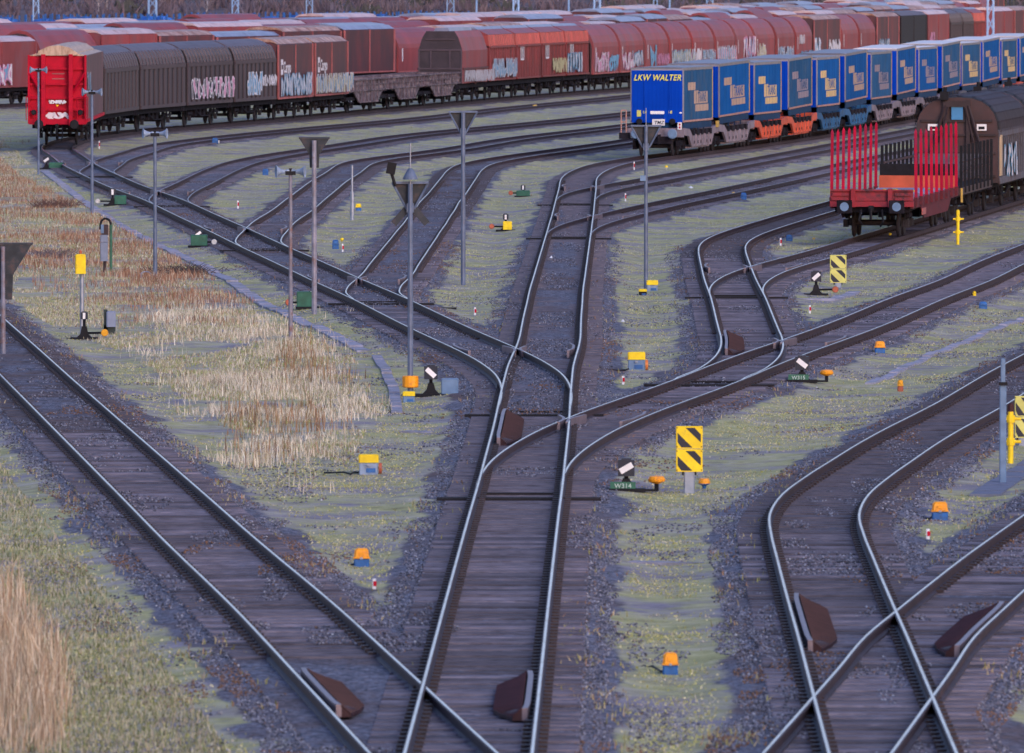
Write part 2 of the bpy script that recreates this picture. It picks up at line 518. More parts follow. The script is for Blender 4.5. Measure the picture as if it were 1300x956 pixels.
def make_track(key, level):
    global std_sleeper
    r = RT[key]
    ylim = 1e9
    m = r.y < ylim
    xs, ys = r.x[m], r.y[m]
    if ys[-1] > 520:             # far rails need fewer steps
        near = np.where(ys < 520)[0]
        far = np.where(ys >= 520)[0][::4]
        idx = np.concatenate([near, far])
        xs, ys = xs[idx], ys[idx]
    sl = r.slope(ys)
    root = thing('railway_track', TRACK_LABEL[key], 'railway track', (0, 0, 0), 0, 'tracks of the yard')
    TRK[key] = root
    shiny = rail_top if key in ('N', 'L', 'R', 'P', 'Pb', 'T1', 'Q', 'V', 'B1', 'B2') else rail_dull
    for off in (-HG, HG):
        rail_mesh(xs, ys, sl, off, -.003 * level, shiny).build('rail', [rust_side, shiny], root)
    # sleepers
    if key in ('B6', 'B7', 'B8', 'B9'):
        mb = MB()
        y = ys[0]
        while y < ys[-1]:
            mb.box((r.X(y), y, -.25), (2.6, .26, .15), rz=-math.atan(r.slope(y)))
            y += 1.3
        o = mb.build('distant_sleepers', sleeper_m, root)
        o['kind'] = 'stuff'
        return
    main = RT[PARENT[key]] if key in PARENT else None
    kids = [RT[k] for k in PARENT if PARENT[k] == key]
    y = r.y[0] + .3
    sp = []
    while y < ys[-1]:
        s = r.slope(y)
        sp.append((y, s))
        y += .64 / math.sqrt(1 + s * s)
    far = MB()
    clips = MB()
    n = 0
    for y, s in sp:
        x = r.X(y)
        if main is not None and y < main.y[-1] and abs(x - main.X(y)) < 2.45:
            continue
        lo, hi = -1.3, 1.3
        for kd in kids:
            if kd.y[0] - 1 <= y < kd.y[-1]:
                d = kd.X(y) - x
                if abs(d) < 2.45:
                    lo, hi = min(lo, d - 1.3), max(hi, d + 1.3)
        if key == 'Q' and y < RT['V'].y[-1]:
            d = RT['V'].X(y) - x
            if abs(d) < 2.2:
                hi = max(hi, d + 1.3)
        if key == 'V' and abs(RT['Q'].X(y) - x) < 2.2:
            continue
        if key == 'T1' and abs(RT['N'].X(y) - x) < 2.2:
            continue
        rz = -math.atan(s)
        c = (x + (lo + hi) / 2 * math.cos(rz), y + (lo + hi) / 2 * math.sin(rz), -.248)
        if n < 100:
            if std_sleeper is None:
                q = MB().cbox((0, 0, 0), (2.6, .27, .15), .015)
                o = q.build('sleeper', sleeper_m)
                std_sleeper = o
                COL.objects.unlink(o)
            o = std_sleeper.copy()
            COL.objects.link(o)
            o.parent = root
            o.location = (c[0], c[1], c[2] + RND.uniform(-.012, .008))
            o.rotation_euler = (0, 0, rz + RND.uniform(-.012, .012))
            o.scale = ((hi - lo) / 2.6, 1, 1)
        else:
            far.box((c[0], c[1], c[2] + RND.uniform(-.012, .008)), (hi - lo, .27, .15), rz=rz)
        n += 1
        if y < 420:
            for off in (-HG, HG):
                for e in (-.105, .105):
                    clips.box((x + (off + e) * math.cos(rz), y + (off + e) * math.sin(rz), -.150), (.11, .15, .05), rz=rz)
    if far.v:
        o = far.build('distant_sleepers', sleeper_m, root)
        o['kind'] = 'stuff'
    if clips.v:
        o = clips.build('rail_fastenings', plate_m, root)
        o['kind'] = 'stuff'


for lv, k in enumerate(['N', 'L', 'R', 'P', 'Pb', 'Nb', 'Nc', 'B1', 'B2', 'B3', 'B4']):
    make_track(k, lv)
for lv, k in enumerate(['Q', 'V', 'B6', 'B7', 'B8', 'B9']):
    make_track(k, lv)
make_track('T1', 11)


def side_rail(key, ya, yb, off, name, w=.07, z0=-.172, z1=.012):
    """check rail: a short length beside a running rail, with flared ends"""
    r = RT[key]
    ys = np.linspace(ya, yb, 12)
    mb = MB()
    for a, b in zip(ys[:-1], ys[1:]):
        fl = lambda y: .10 * max(0, 1 - min(y - ya, yb - y) / 1.2) * (1 if off < 0 else -1)
        for q in [0]:
            sa, sb = r.slope(a), r.slope(b)
            pa = Vector((r.X(a) + off + fl(a), a - sa * off, 0))
            pb = Vector((r.X(b) + off + fl(b), b - sb * off, 0))
            h = Vector((w / 2, 0, 0))
            vs = [pa - h + Vector((0, 0, z0)), pa + h + Vector((0, 0, z0)), pb + h + Vector((0, 0, z0)), pb - h + Vector((0, 0, z0)),
                  pa - h + Vector((0, 0, z1)), pa + h + Vector((0, 0, z1)), pb + h + Vector((0, 0, z1)), pb - h + Vector((0, 0, z1))]
            mb.add(vs, [(0, 3, 2, 1), (4, 5, 6, 7), (0, 1, 5, 4), (1, 2, 6, 5), (2, 3, 7, 6), (3, 0, 4, 7)])
    return mb.build(name, ramp_edge, TRK[key])


rod_m = mat('switch_rod_iron', (.012, .010, .013), .6, 0, .3, 5., spec=.25)
for k in PARENT:
    r = RT[k]
    m = MB()
    for dy in (.6, .9, 2.4):
        y = r.y[0] + dy
        m.box((r.X(y), y, -.158), (2.9 if dy < 1 else 1.3, .07, .05), rz=-math.atan(r.slope(y)))
    m.build('switch_rod', rod_m, TRK[PARENT[k]])


def yrow(py):
    return at(650, py, 0.).y




# check rails and wing rails at every crossing nose
for k in PARENT:
    r, q = RT[k], RT[PARENT[k]]
    yy_ = np.arange(r.y[0] + 5, min(r.y[-1], q.y[-1]), .25)
    gap = r.X(yy_) - q.X(yy_)
    i = int(np.argmax(np.abs(gap) > 2 * HG))
    yf, sg = float(yy_[i]), float(np.sign(gap[i]))
    if k != 'R':        # the guard ramps stand in for the check rails at two of the noses
        side_rail(PARENT[k], yf - 2.2, yf + 2.2, -sg * (HG - .125), 'check_rail', w=.06)
    if k != 'P':
        side_rail(k, yf - 2.2, yf + 2.2, sg * (HG - .125), 'check_rail', w=.06)
    side_rail(PARENT[k], yf - 2.4, yf + .8, sg * (HG - .115), 'wing_rail', w=.06, z1=.004)
    side_rail(k, yf - 2.4, yf + .8, -sg * (HG - .115), 'wing_rail', w=.06, z1=.004)


def guard_ramp(key, py0, py1, side, label, group):
    """ridged brown ramp plate lying inside a rail, with the check rail as its high edge"""
    r = RT[key]
    ya, yb = yrow(py0), yrow(py1)
    root = thing('guard_ramp', label, 'guard ramp', (r.X(ya), ya, -.17), 0, group)
    sg = 1 if side < 0 else -1      # towards the middle of the track
    ed = HG * side
    mb, me = MB(), MB()
    n = 10
    ys = np.linspace(ya, yb, n + 1)
    for i in range(n):
        P = []
        for y in (ys[i], ys[i + 1]):
            t = (y - ya) / (yb - ya)
            s = r.slope(y)
            e = min(1, min(t, 1 - t) / .16)
            x0 = ed + sg * .19
            x1 = ed + sg * (.19 + .12 + .26 * e)
            q = lambda o, z: (r.X(y) + o - r.X(ya), y - s * o - ya, z)
            P.append((q(x0, .15), q(x1, .045), q(x1, .0), q(x0, .0)))
        a, b = P
        fs = [(0, 1, 5, 4), (1, 2, 6, 5), (3, 0, 4, 7), (2, 3, 7, 6)]
        mb.add(list(a) + list(b), fs)
        if i == 0:
            mb.add(a, [(0, 1, 2, 3)])
        if i == n - 1:
            mb.add(b, [(3, 2, 1, 0)])
        # ridges across the plate
        for k in range(6):
            u = k / 6
            c0 = Vector(a[0]).lerp(Vector(b[0]), u)
            c1 = Vector(a[1]).lerp(Vector(b[1]), u)
            mb.tube(c0 + Vector((0, 0, .004)), c1 + Vector((0, 0, .004)), .014, n=5)
    mb.build('ramp_plate', ramp_m, root)
    for i in range(n):
        P = []
        for y in (ys[i], ys[i + 1]):
            s = r.slope(y)
            t = (y - ya) / (yb - ya)
            fl = max(0, 1 - min(t, 1 - t) / .12) * .025
            for o, z in ((.095 + fl, 0), (.165 + fl, 0), (.165 + fl, .16), (.095 + fl, .16)):
                o = ed + sg * o
                P.append((r.X(y) + o - r.X(ya), y - s * o - ya, z))
        me.add(P, [(0, 1, 2, 3), (4, 7, 6, 5), (0, 4, 5, 1), (1, 5, 6, 2), (2, 6, 7, 3), (3, 7, 4, 0)])
    me.build('check_rail', ramp_edge, root)


GR = 'brown guard ramps beside the rails'
guard_ramp('N', 555, 518, -1, 'brown ridged guard ramp just above the middle switch', GR)
guard_ramp('P', 442, 418, -1, 'brown guard ramp in the bend of the track with the S bend', GR)
guard_ramp('Q', 812, 752, -1, 'long brown guard ramp beside the outer rail, lower right', GR)
guard_ramp('V', 818, 762, 1, 'brown guard ramp beside the rail at the lower right corner', GR)
guard_ramp('T1', 893, 846, -1, 'brown guard ramp on the foreground track from the left', GR)
guard_ramp('N', 898, 850, 1, 'brown guard ramp at the bottom of the middle track', GR)

# ------------------------------------------------------------------ the ground
FIELD = [at(*p).xy for p in [(-60, 150), (20, 190), (60, 222), (110, 262), (160, 292), (215, 325), (262, 360), (330, 400), (420, 440), (470, 470), (470, 540), (440, 590), (330, 560), (250, 520), (170, 450), (90, 425), (0, 385), (-120, 330), (-220, 240)]]
REEDS = [at(*p).xy for p in [(-80, 745), (18, 752), (52, 800), (76, 860), (82, 900), (72, 960), (-80, 960)]]
LEFTBANK = [at(*p).xy for p in [(-80, 520), (0, 560), (60, 640), (170, 760), (270, 880), (300, 960), (-80, 960)]]


def inside(poly, x, y):
    r = np.zeros(x.shape, bool)
    n = len(poly)
    for i in range(n):
        (xa, ya), (xb, yb) = poly[i], poly[(i + 1) % n]
        c = ((ya > y) != (yb > y)) & (x < (xb - xa) * (y - ya) / (yb - ya + 1e-9) + xa)
        r ^= c
    return r


FRONT = ['N', 'L', 'R', 'P', 'Pb', 'Nb', 'Nc', 'B1', 'B2', 'B3', 'B4', 'T1', 'Q', 'V', 'B6']


def track_dist(x, y):
    d = np.full(x.shape, 1e3)
    for k in FRONT:
        r = RT[k]
        w = (y > r.y[0]) & (y < r.y[-1])
        dd = np.abs(x - r.X(y)) / np.sqrt(1 + r.slope(y)**2)
        d = np.where(w, np.minimum(d, dd), d)
    return d


def smooth(a, b, t):
    t = np.clip((t - a) / (b - a), 0, 1)
    return t * t * (3 - 2 * t)


def ground_z(x, y, d=None):
    if d is None:
        d = track_dist(x, y)
    bed = 1 - smooth(1.25, 2.6, d + .5 * (fbm(x * .9, y * .9, 2) - .5))
    f = inside(FIELD, x, y).astype(float)
    rough = (fbm(x * .35, y * .35, 4) - .5)
    base = -.33 + .16 * rough * (1 - bed) + .10 * f * (fbm(x * .5 + 40, y * .5, 3) - .3)
    plank = (np.abs(x - RT['N'].X(y)) < 3.2) & (y < 196)
    near = np.where(d < 1.35, np.where(plank, -.205, np.where((d < .56) & (y > 205) & (x < 2), -.174, -.208) + .05 * (fbm(x * 1.1 + 60, y * .22, 3) - .5)), -.235)
    z = base * (1 - bed) + near * bed
    return z + .02 * (vnoise(x * 6, y * 6) - .5) * bed


def grid_rows():
    y, rows = 96., []
    while y < 7000:
        rows.append(y)
        y += .30 if y < 300 else (.6 if y < 520 else (1.6 if y < 800 else (12 if y < 1400 else 150)))
    return np.array(rows)


rows = grid_rows()
u = np.linspace(-1, 1, 281)
GX = u[None, :] * (14 + .078 * rows[:, None])
GY = np.repeat(rows[:, None], len(u), 1)
GD = track_dist(GX, GY)
GZZ = ground_z(GX, GY, GD)
GZZ = np.where(GY > 1000, -.30, GZZ)
nr, ncol = GX.shape
vid = np.arange(nr * ncol).reshape(nr, ncol)
faces = np.stack([vid[:-1, :-1], vid[:-1, 1:], vid[1:, 1:], vid[1:, :-1]], -1).reshape(-1, 4)
ground = np_mesh('ground', np.stack([GX, GY, GZZ], -1).reshape(-1, 3), faces)
ground['kind'] = 'structure'
me = ground.data
me.polygons.foreach_set('use_smooth', [True] * len(me.polygons))
_nar = .14 + .20 * smooth(230, 330, GY)
bal = 1 - smooth(1.60, 2.10, GD + _nar + 1.0 * (fbm(GX * .8, GY * .35, 3) - .5))
# gravelly switch areas where the beds run together
fld = inside(FIELD, GX, GY).astype(float)
lb = inside(LEFTBANK, GX, GY).astype(float)
inner = 1 - smooth(.9, 1.5, GD)
a = me.attributes.new('zones', 'FLOAT_COLOR', 'POINT')
z4 = np.ones((nr * ncol, 4), np.float32)
z4[:, 0] = bal.ravel()
z4[:, 1] = fld.ravel()
z4[:, 2] = inner.ravel()
a.data.foreach_set('color', z4.ravel())


def ground_material():
    m, nt, b = nodes_of('yard_ground')
    N, L = nt.nodes, nt.links
    tc = N.new('ShaderNodeTexCoord')
    at_ = N.new('ShaderNodeAttribute')
    at_.attribute_name = 'zones'
    sep = N.new('ShaderNodeSeparateColor')
    L.new(at_.outputs['Color'], sep.inputs[0])

    def noise(s, d=6, rough=.6):
        n = N.new('ShaderNodeTexNoise')
        n.inputs['Scale'].default_value = s
        n.inputs['Detail'].default_value = d
        n.inputs['Roughness'].default_value = rough
        L.new(tc.outputs['Object'], n.inputs['Vector'])
        return n.outputs['Fac']

    def ramp(fac, *stops):
        r = N.new('ShaderNodeValToRGB')
        e = r.color_ramp.elements
        while len(e) < len(stops):
            e.new(.5)
        for q, (p, c) in zip(e, stops):
            q.position = p
            q.color = (*c, 1)
        L.new(fac, r.inputs[0])
        return r.outputs[0]

    def mix(f, a_, b_):
        x = N.new('ShaderNodeMix')
        x.data_type = 'RGBA'
        L.new(f, x.inputs['Factor'])
        L.new(a_, x.inputs['A'])
        L.new(b_, x.inputs['B'])
        return x.outputs['Result']

    def rng(f, lo, hi):
        r = N.new('ShaderNodeMapRange')
        r.inputs[1].default_value = lo
        r.inputs[2].default_value = hi
        L.new(f, r.inputs[0])
        return r.outputs[0]
    vor = N.new('ShaderNodeTexVoronoi')
    vor.inputs['Scale'].default_value = 14.
    L.new(tc.outputs['Object'], vor.inputs['Vector'])
    sv = N.new('ShaderNodeSeparateColor')
    L.new(vor.outputs['Color'], sv.inputs[0])
    stone = ramp(sv.outputs[0], (0., (.050, .051, .066)), (.45, (.130, .134, .170)), (.8, (.25, .255, .315)), (1., (.17, .12, .11)))
    rusty = ramp(sv.outputs[1], (0., (.07, .05, .05)), (.6, (.15, .105, .10)), (1., (.21, .14, .12)))
    stone = mix(rng(noise(.23, 5), .50, .68), stone, rusty)
    dirt = ramp(noise(1.7, 8, .75), (.3, (.16, .14, .165)), (.5, (.28, .25, .285)), (.72, (.38, .35, .375)))
    moss = ramp(noise(2.3, 8, .7), (.28, (.20, .19, .085)), (.48, (.42, .405, .18)), (.7, (.60, .565, .32)))
    straw = ramp(noise(1.3, 8, .75), (.28, (.19, .16, .12)), (.5, (.44, .40, .29)), (.72, (.68, .63, .50)))
    mossy = mix(rng(noise(.32, 8, .7), .42, .54), dirt, moss)
    mossy = mix(rng(noise(.55, 6, .7), .47, .64), mossy, straw)
    fieldc = mix(rng(noise(.45, 6, .7), .40, .56), moss, straw)
    fieldc = mix(rng(noise(.8, 6, .7), .50, .62), fieldc, dirt)
    base = mix(sep.outputs[1], mossy, fieldc)
    ad = N.new('ShaderNodeMath')
    ad.operation = 'MULTIPLY_ADD'
    L.new(noise(2.6, 8, .75), ad.inputs[0])
    ad.inputs[1].default_value = 1.3
    L.new(sep.outputs[0], ad.inputs[2])
    edge = rng(ad.outputs[0], .98, 1.30)
    col = mix(edge, base, stone)
    L.new(col, b.inputs['Base Color'])
    b.inputs['Roughness'].default_value = .9
    b.inputs['Specular IOR Level'].default_value = .15
    bp = N.new('ShaderNodeBump')
    bp.inputs['Strength'].default_value = .8
    bp.inputs['Distance'].default_value = .05
    L.new(noise(11, 4), bp.inputs['Height'])
    L.new(bp.outputs[0], b.inputs['Normal'])
    return m


me.materials.append(ground_material())

# ------------------------------------------------------------------ loose ballast stones
OCT = np.array([(1, 0, 0), (0, 1, 0), (-1, 0, 0), (0, -1, 0), (0, 0, 1), (0, 0, -1)], float)
OCF = np.array([(0, 1, 4), (1, 2, 4), (2, 3, 4), (3, 0, 4), (1, 0, 5), (2, 1, 5), (3, 2, 5), (0, 3, 5)])


def stones(n, y0, y1, dlo, dhi, keep=None, size=(.022, .05), zadd=0.):
    X, Y = [], []
    while sum(map(len, X)) < n:
        y = y0 * (y1 / y0) ** NR.random(400000)
        x = (NR.random(400000) * 2 - 1) * (.054 * y + 1)
        d = track_dist(x, y)
        k = (d > dlo) & (d < dhi + .7 * (fbm(x * .8, y * .35, 3) - .5)) & (fbm(x * .5 + 9, y * .4, 3) > .30)
        if keep is not None:
            k &= keep(x, y)
        X.append(x[k])
        Y.append(y[k])
    x, y = np.concatenate(X)[:n], np.concatenate(Y)[:n]
    z = ground_z(x, y) + zadd
    s = NR.uniform(size[0], size[1], n)
    V = np.repeat(OCT[None], n, 0) * NR.uniform(.6, 1.25, (n, 6, 1))
    ang = NR.random(n) * 6.283
    ca, sa = np.cos(ang)[:, None], np.sin(ang)[:, None]
    W = np.empty_like(V)
    W[..., 0] = V[..., 0] * ca - V[..., 1] * sa
    W[..., 1] = V[..., 0] * sa + V[..., 1] * ca
    W[..., 2] = V[..., 2] * .75
    W *= s[:, None, None]
    W[..., 0] += x[:, None]
    W[..., 1] += y[:, None]
    W[..., 2] += (z + s * .25)[:, None]
    Fc = (OCF[None] + 6 * np.arange(n)[:, None, None]).reshape(-1, 3)
    pal = np.array([(.065, .065, .080), (.130, .133, .168), (.19, .195, .245), (.28, .285, .345), (.18, .12, .095), (.40, .41, .46)])
    t = pal[NR.choice(6, n, p=[.2, .3, .26, .15, .06, .03])] * NR.uniform(.8, 1.2, (n, 1))
    rp = (fbm(x * .35 + 3, y * .16, 3) > .60) & (NR.random(n) < .5)
    t[rp] = np.array((.21, .115, .07)) * NR.uniform(.7, 1.3, (rp.sum(), 1))
    return W.reshape(-1, 3), Fc, np.repeat(t, 8, 0)


parts_ = [stones(80000, 112, 330, 1.25, 1.72, size=(.012, .029)),
          stones(50000, 112, 420, 0., 1.25, keep=lambda x, y: (fbm(x * .9 + 3, y * .18, 3) > np.where((np.abs(x - RT['N'].X(y)) < 3.2) & (y < 196), .60, np.where((y > 205) & (x < 2), .42, .53))) & (np.abs(track_dist(x, y) - .7535) > .10), size=(.013, .030), zadd=.03),
          stones(12000, 112, 300, 1.9, 4.0, size=(.014, .032), keep=lambda x, y: fbm(x * .7 + 31, y * .3, 3) > .58)]
vs, fs, ts, o_ = [], [], [], 0
for v_, f_, t_ in parts_:
    vs.append(v_)
    fs.append(f_ + o_)
    ts.append(t_)
    o_ += len(v_)
st = np_mesh('ballast_stones', np.concatenate(vs), np.concatenate(fs), np.concatenate(ts), attr_mat('ballast_stone'))
st['kind'] = 'stuff'


# ------------------------------------------------------------------ grass
def blades(name, x, y, h, w, pal, prob, lean=.5, zoff=-.02):
    n = len(x)
    z = ground_z(x, y) + zoff
    a = NR.random(n) * 6.283
    la = NR.random(n) * 6.283
    ll = NR.random(n) ** 1.5 * lean * h
    dx, dy = np.cos(a) * w * .5, np.sin(a) * w * .5 * .3
    mx, my = np.cos(la) * ll * .35, np.sin(la) * ll * .35
    tx, ty = np.cos(la) * ll, np.sin(la) * ll
    V = np.empty((n, 5, 3))
    V[:, 0] = np.stack([x - dx, y - dy, z], 1)
    V[:, 1] = np.stack([x + dx, y + dy, z], 1)
    V[:, 2] = np.stack([x + dx * .7 + mx, y + dy * .7 + my, z + h * .55], 1)
    V[:, 3] = np.stack([x - dx * .7 + mx, y - dy * .7 + my, z + h * .55], 1)
    V[:, 4] = np.stack([x + tx, y + ty, z + h * np.sqrt(np.clip(1 - (ll / np.maximum(h, .01))**2 * .5, .2, 1))], 1)
    o = (5 * np.arange(n))[:, None]
    Fq = np.concatenate([o + np.array([[0, 1, 2]]), o + np.array([[0, 2, 3]]), o + np.array([[3, 2, 4]])])
    t = np.array(pal)[NR.choice(len(pal), n, p=prob)] * NR.uniform(.7, 1.3, (n, 1))
    ob = np_mesh(name, V.reshape(-1, 3), Fq, np.concatenate([t, t, t]), attr_mat('grass_blade'))
    ob['kind'] = 'stuff'
    return ob


def scatter(n, y0, y1, cond, tries=40):
    X, Y, c = [], [], 0
    for _ in range(tries):
        y = y0 * (y1 / y0) ** NR.random(300000)
        x = (NR.random(300000) * 2 - 1) * (.055 * y + 1)
        k = cond(x, y)
        X.append(x[k])
        Y.append(y[k])
        c += k.sum()
        if c > n:
            break
    return np.concatenate(X)[:n], np.concatenate(Y)[:n]


# short mossy grass between the tracks
x, y = scatter(240000, 112, 620, lambda x, y: (track_dist(x, y) > 1.75 + .5 * NR.random(x.shape) - .3 * smooth(230, 330, y)) & (fbm(x * .32, y * .32, 4) + .34 * (NR.random(x.shape) - .5) > .47) & ~inside(FIELD, x, y))
blades('short_grass', x, y, NR.uniform(.015, .055, len(x)), NR.uniform(.025, .05, len(x)),
       [(.30, .305, .09), (.43, .42, .16), (.56, .52, .31), (.22, .21, .095), (.42, .37, .30)], [.25, .3, .2, .12, .13], .9)
x, y = scatter(5000, 112, 420, lambda x, y: (track_dist(x, y) > .95) & (track_dist(x, y) < 1.9) & (fbm(x * 1.3 + 8, y * .5, 3) > .62))
blades('ballast_weeds', x, y, NR.uniform(.05, .14, len(x)), NR.uniform(.015, .035, len(x)),
       [(.26, .25, .10), (.38, .32, .20), (.30, .18, .11)], [.4, .35, .25], 1.)
# dry field on the left
x, y = scatter(100000, 150, 560, lambda x, y: inside(FIELD, x, y) & (fbm(x * .5 + 5, y * .22, 4) + .2 * (NR.random(x.shape) - .5) > .47) & (track_dist(x, y) > 1.9))
blades('dry_grass', x, y, NR.uniform(.03, .12, len(x)), NR.uniform(.015, .04, len(x)),
       [(.48, .44, .33), (.37, .34, .23), (.28, .20, .14), (.28, .31, .12), (.58, .54, .44)], [.26, .22, .12, .30, .10], .8)
# taller pale straw in the middle of the field
TALL = [at(*p).xy for p in [(190, 400), (260, 380), (330, 395), (400, 420), (440, 470), (445, 530), (420, 575), (340, 570), (300, 540), (250, 500), (190, 440)]]
def soft(poly, x, y, s=55, k=.42, a=2.2):
    q = inside(poly, x + a * (fbm(x * .35 + s, y * .12, 3) - .5) * 2 + NR.normal(0, .25 * a, x.shape), y + 14 * (fbm(x * .3 + s + 9, y * .1, 3) - .5) * 2 + NR.normal(0, 4, x.shape))
    return q & (fbm(x * .4 + s, y * .25, 3) + .25 * (NR.random(x.shape) - .5) > k)


x, y = scatter(11000, 150, 330, lambda x, y: soft(TALL, x, y, 55, .51, 1.1))
k = .2 + 1.1 * fbm(x * .4 + 2, y * .2, 3)
blades('tall_straw', x, y, k * NR.uniform(.10, .40, len(x)), NR.uniform(.010, .022, len(x)),
       [(.66, .60, .48), (.50, .44, .33), (.34, .26, .19), (.74, .69, .58)], [.35, .3, .2, .15], .6)
RUST = [at(*p).xy for p in [(310, 500), (350, 440), (380, 455), (420, 480), (440, 530), (420, 575), (370, 570), (325, 552)]]
x, y = scatter(1100, 150, 330, lambda x, y: soft(RUST, x, y, 15, .50, .8))
blades('rusty_grass', x, y, NR.uniform(.10, .5, len(x)), NR.uniform(.015, .03, len(x)),
       [(.30, .18, .10), (.24, .18, .08), (.18, .11, .07), (.40, .32, .22)], [.35, .3, .2, .15], .3)
# reddish weeds at the upper left
WEED = [at(*p).xy for p in [(-60, 165), (20, 180), (95, 255), (160, 292), (250, 350), (330, 398), (250, 400), (160, 385), (60, 350), (-80, 320)]]
x, y = scatter(26000, 230, 560, lambda x, y: soft(WEED, x, y, 75, .48, 1.5) & (track_dist(x, y) > 3.0))
blades('reddish_weeds', x, y, (.3 + 1.2 * fbm(x * .5, y * .15, 3)) * NR.uniform(.08, .34, len(x)), NR.uniform(.012, .03, len(x)),
       [(.28, .14, .085), (.36, .23, .15), (.17, .09, .065), (.52, .43, .33)], [.36, .28, .22, .14], .45)
# reeds in the lower left corner and the bank behind them
x, y = scatter(30000, 112, 260, lambda x, y: inside(LEFTBANK, x, y) & (track_dist(x, y) > 2.2))
blades('bank_grass', x, y, NR.uniform(.03, .13, len(x)), NR.uniform(.012, .03, len(x)),
       [(.22, .235, .11), (.42, .39, .28), (.12, .135, .06), (.34, .29, .21)], [.3, .3, .2, .2], .9)
x, y = scatter(3800, 112, 165, lambda x, y: inside(REEDS, x + NR.normal(0, .12, x.shape), y))
blades('reeds', x, y, NR.uniform(.2, .72, len(x)) * (.5 + .9 * fbm(x * 1.2, y * .2, 2)), NR.uniform(.010, .022, len(x)),
       [(.44, .33, .22), (.34, .23, .15), (.60, .51, .39), (.20, .14, .09)], [.33, .22, .3, .15], .5)
# ------------------------------------------------------------------ wagons
rib_dk = mat('wagon_rib_brown', (.070, .047, .056), .5, 0, .2, 1.2, dirt=(.06, .045, .05), dirt_amt=.35, stretch=(1, 1, .3))
brown_dk = mat('wagon_dark_and_rib_shade', (.018, .013, .018), .6, 0, .22, 1.2, dirt=(.012, .010, .013), dirt_amt=.35, stretch=(1, 1, .3))  # shade between the ribs is put into this brown; plain paint on box wagons
roof_dk = mat('wagon_roof_dark', (.10, .080, .105), .5, 0, .2, 1., spec=.3)
brown_rd = mat('wagon_red_brown', (.165, .036, .040), .5, 0, .22, .9, dirt=(.075, .034, .042), dirt_amt=.75, dirt_scale=.5, stretch=(1, 1, .35))
post_pk = mat('wagon_post_pink', (.36, .10, .10), .5, 0, .25, 1.5)
roof_pale = mat('wagon_roof_pale', (.60, .43, .43), .38, 0, .15, 1., dirt=(.30, .14, .10), dirt_amt=.35, dirt_scale=.8)
roof_rust = mat('wagon_roof_rusty', (.52, .36, .31), .5, 0, .25, 1.3, dirt=(.26, .10, .05), dirt_amt=.7, dirt_scale=1.2)
roof_grey = mat('wagon_roof_blue_grey', (.22, .25, .36), .35, 0, .2, 1.)
pink_m = mat('wagon_faded_red', (.26, .046, .052), .5, 0, .2, .8, dirt=(.20, .075, .09), dirt_amt=.5, dirt_scale=.6, stretch=(1, 1, .4))
corr_rd = mat('wagon_corrugated_red', (.23, .040, .045), .45, 0, .25, 1., dirt=(.10, .03, .035), dirt_amt=.5, stretch=(1, 1, .3))
corr_or = mat('wagon_corrugated_orange', (.36, .058, .055), .5, 0, .25, 1., dirt=(.20, .05, .05), dirt_amt=.4, stretch=(1, 1, .4))
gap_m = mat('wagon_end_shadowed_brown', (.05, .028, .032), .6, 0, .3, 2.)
old_br = mat('old_wagon_brown', (.062, .028, .030), .5, 0, .35, 1.3, dirt=(.035, .026, .032), dirt_amt=.5, dirt_scale=1.1)
old_rib = mat('old_wagon_grey_rib', (.15, .15, .19), .6, 0, .35, 2., dirt=(.06, .035, .032), dirt_amt=.6, dirt_scale=2., spec=.15)
beige_m = mat('beige_panel', (.50, .36, .22), .5, 0, .15, 2.)
hop_fr = mat('hopper_end_frame', (.075, .05, .065), .5, 0, .2, 2.)
hop_dk = mat('hopper_end_dark', (.036, .024, .032), .5, 0, .25, 1.5)
low_m = mat('low_hopper_brown', (.085, .055, .070), .6, 0, .5, 1.6, dirt=(.30, .24, .26), dirt_amt=.5, dirt_scale=2.5)
stake_red = mat('stake_red', (.42, .004, .036), .6, 0, .25, 1.2, dirt=(.20, .03, .08), dirt_amt=.45, dirt_scale=1., spec=.15)
deck_red = mat('deck_red', (.36, .035, .05), .6, 0, .3, 2., dirt=(.09, .035, .045), dirt_amt=.6, dirt_scale=2., spec=.2)
deck_or = mat('bulkhead_orange', (.58, .11, .05), .5, 0, .2, 2.)
deck_lil = mat('deck_plate', (.22, .22, .34), .4, 0, .25, 2.)
graf_w = mat('graffiti_white', (.66, .64, .70), .5, 0, .15, 3.)
graf_b = mat('graffiti_blue', (.16, .36, .55), .5, 0, .2, 3.)
graf_k = mat('graffiti_black', (.02, .02, .04), .5, 0, .2, 3.)
graf_p = mat('graffiti_pink', (.60, .26, .42), .5, 0, .2, 3.)
graf_y = mat('graffiti_cream', (.58, .54, .32), .5, 0, .2, 3.)
GRAFS = [graf_w, graf_b, graf_k, graf_p, graf_y]


def wheelsets(root, ys, z=.46):
    for y in ys:
        m = MB()
        for sx in (-1, 1):
            m.lathe([(.46, -.03), (.46, .03), (.42, .06), (.12, .07), (.12, -.06), (.42, -.05)], (sx * .75, y, z), 16, axis='X')
        m.tube((-.75, y, z), (.75, y, z), .08)
        for sx in (-1, 1):
            m.box((sx * 1.02, y, z), (.16, .26, .26))
        m.build('wheelset', wheel_m, root)


def buffers(root, y, sgn, z=1.05, m=None):
    for sx in (-1, 1):
        b = MB()
        b.tube((sx * .875, y, z), (sx * .875, y + sgn * .45, z), .10)
        b.lathe([(.23, 0), (.23, .03), (.20, .05)] if sgn > 0 else [(.23, 0), (.23, -.03), (.20, -.05)], (sx * .875, y + sgn * .45, z), 16, axis='Y')
        b.build('buffer', m or black_m, root)


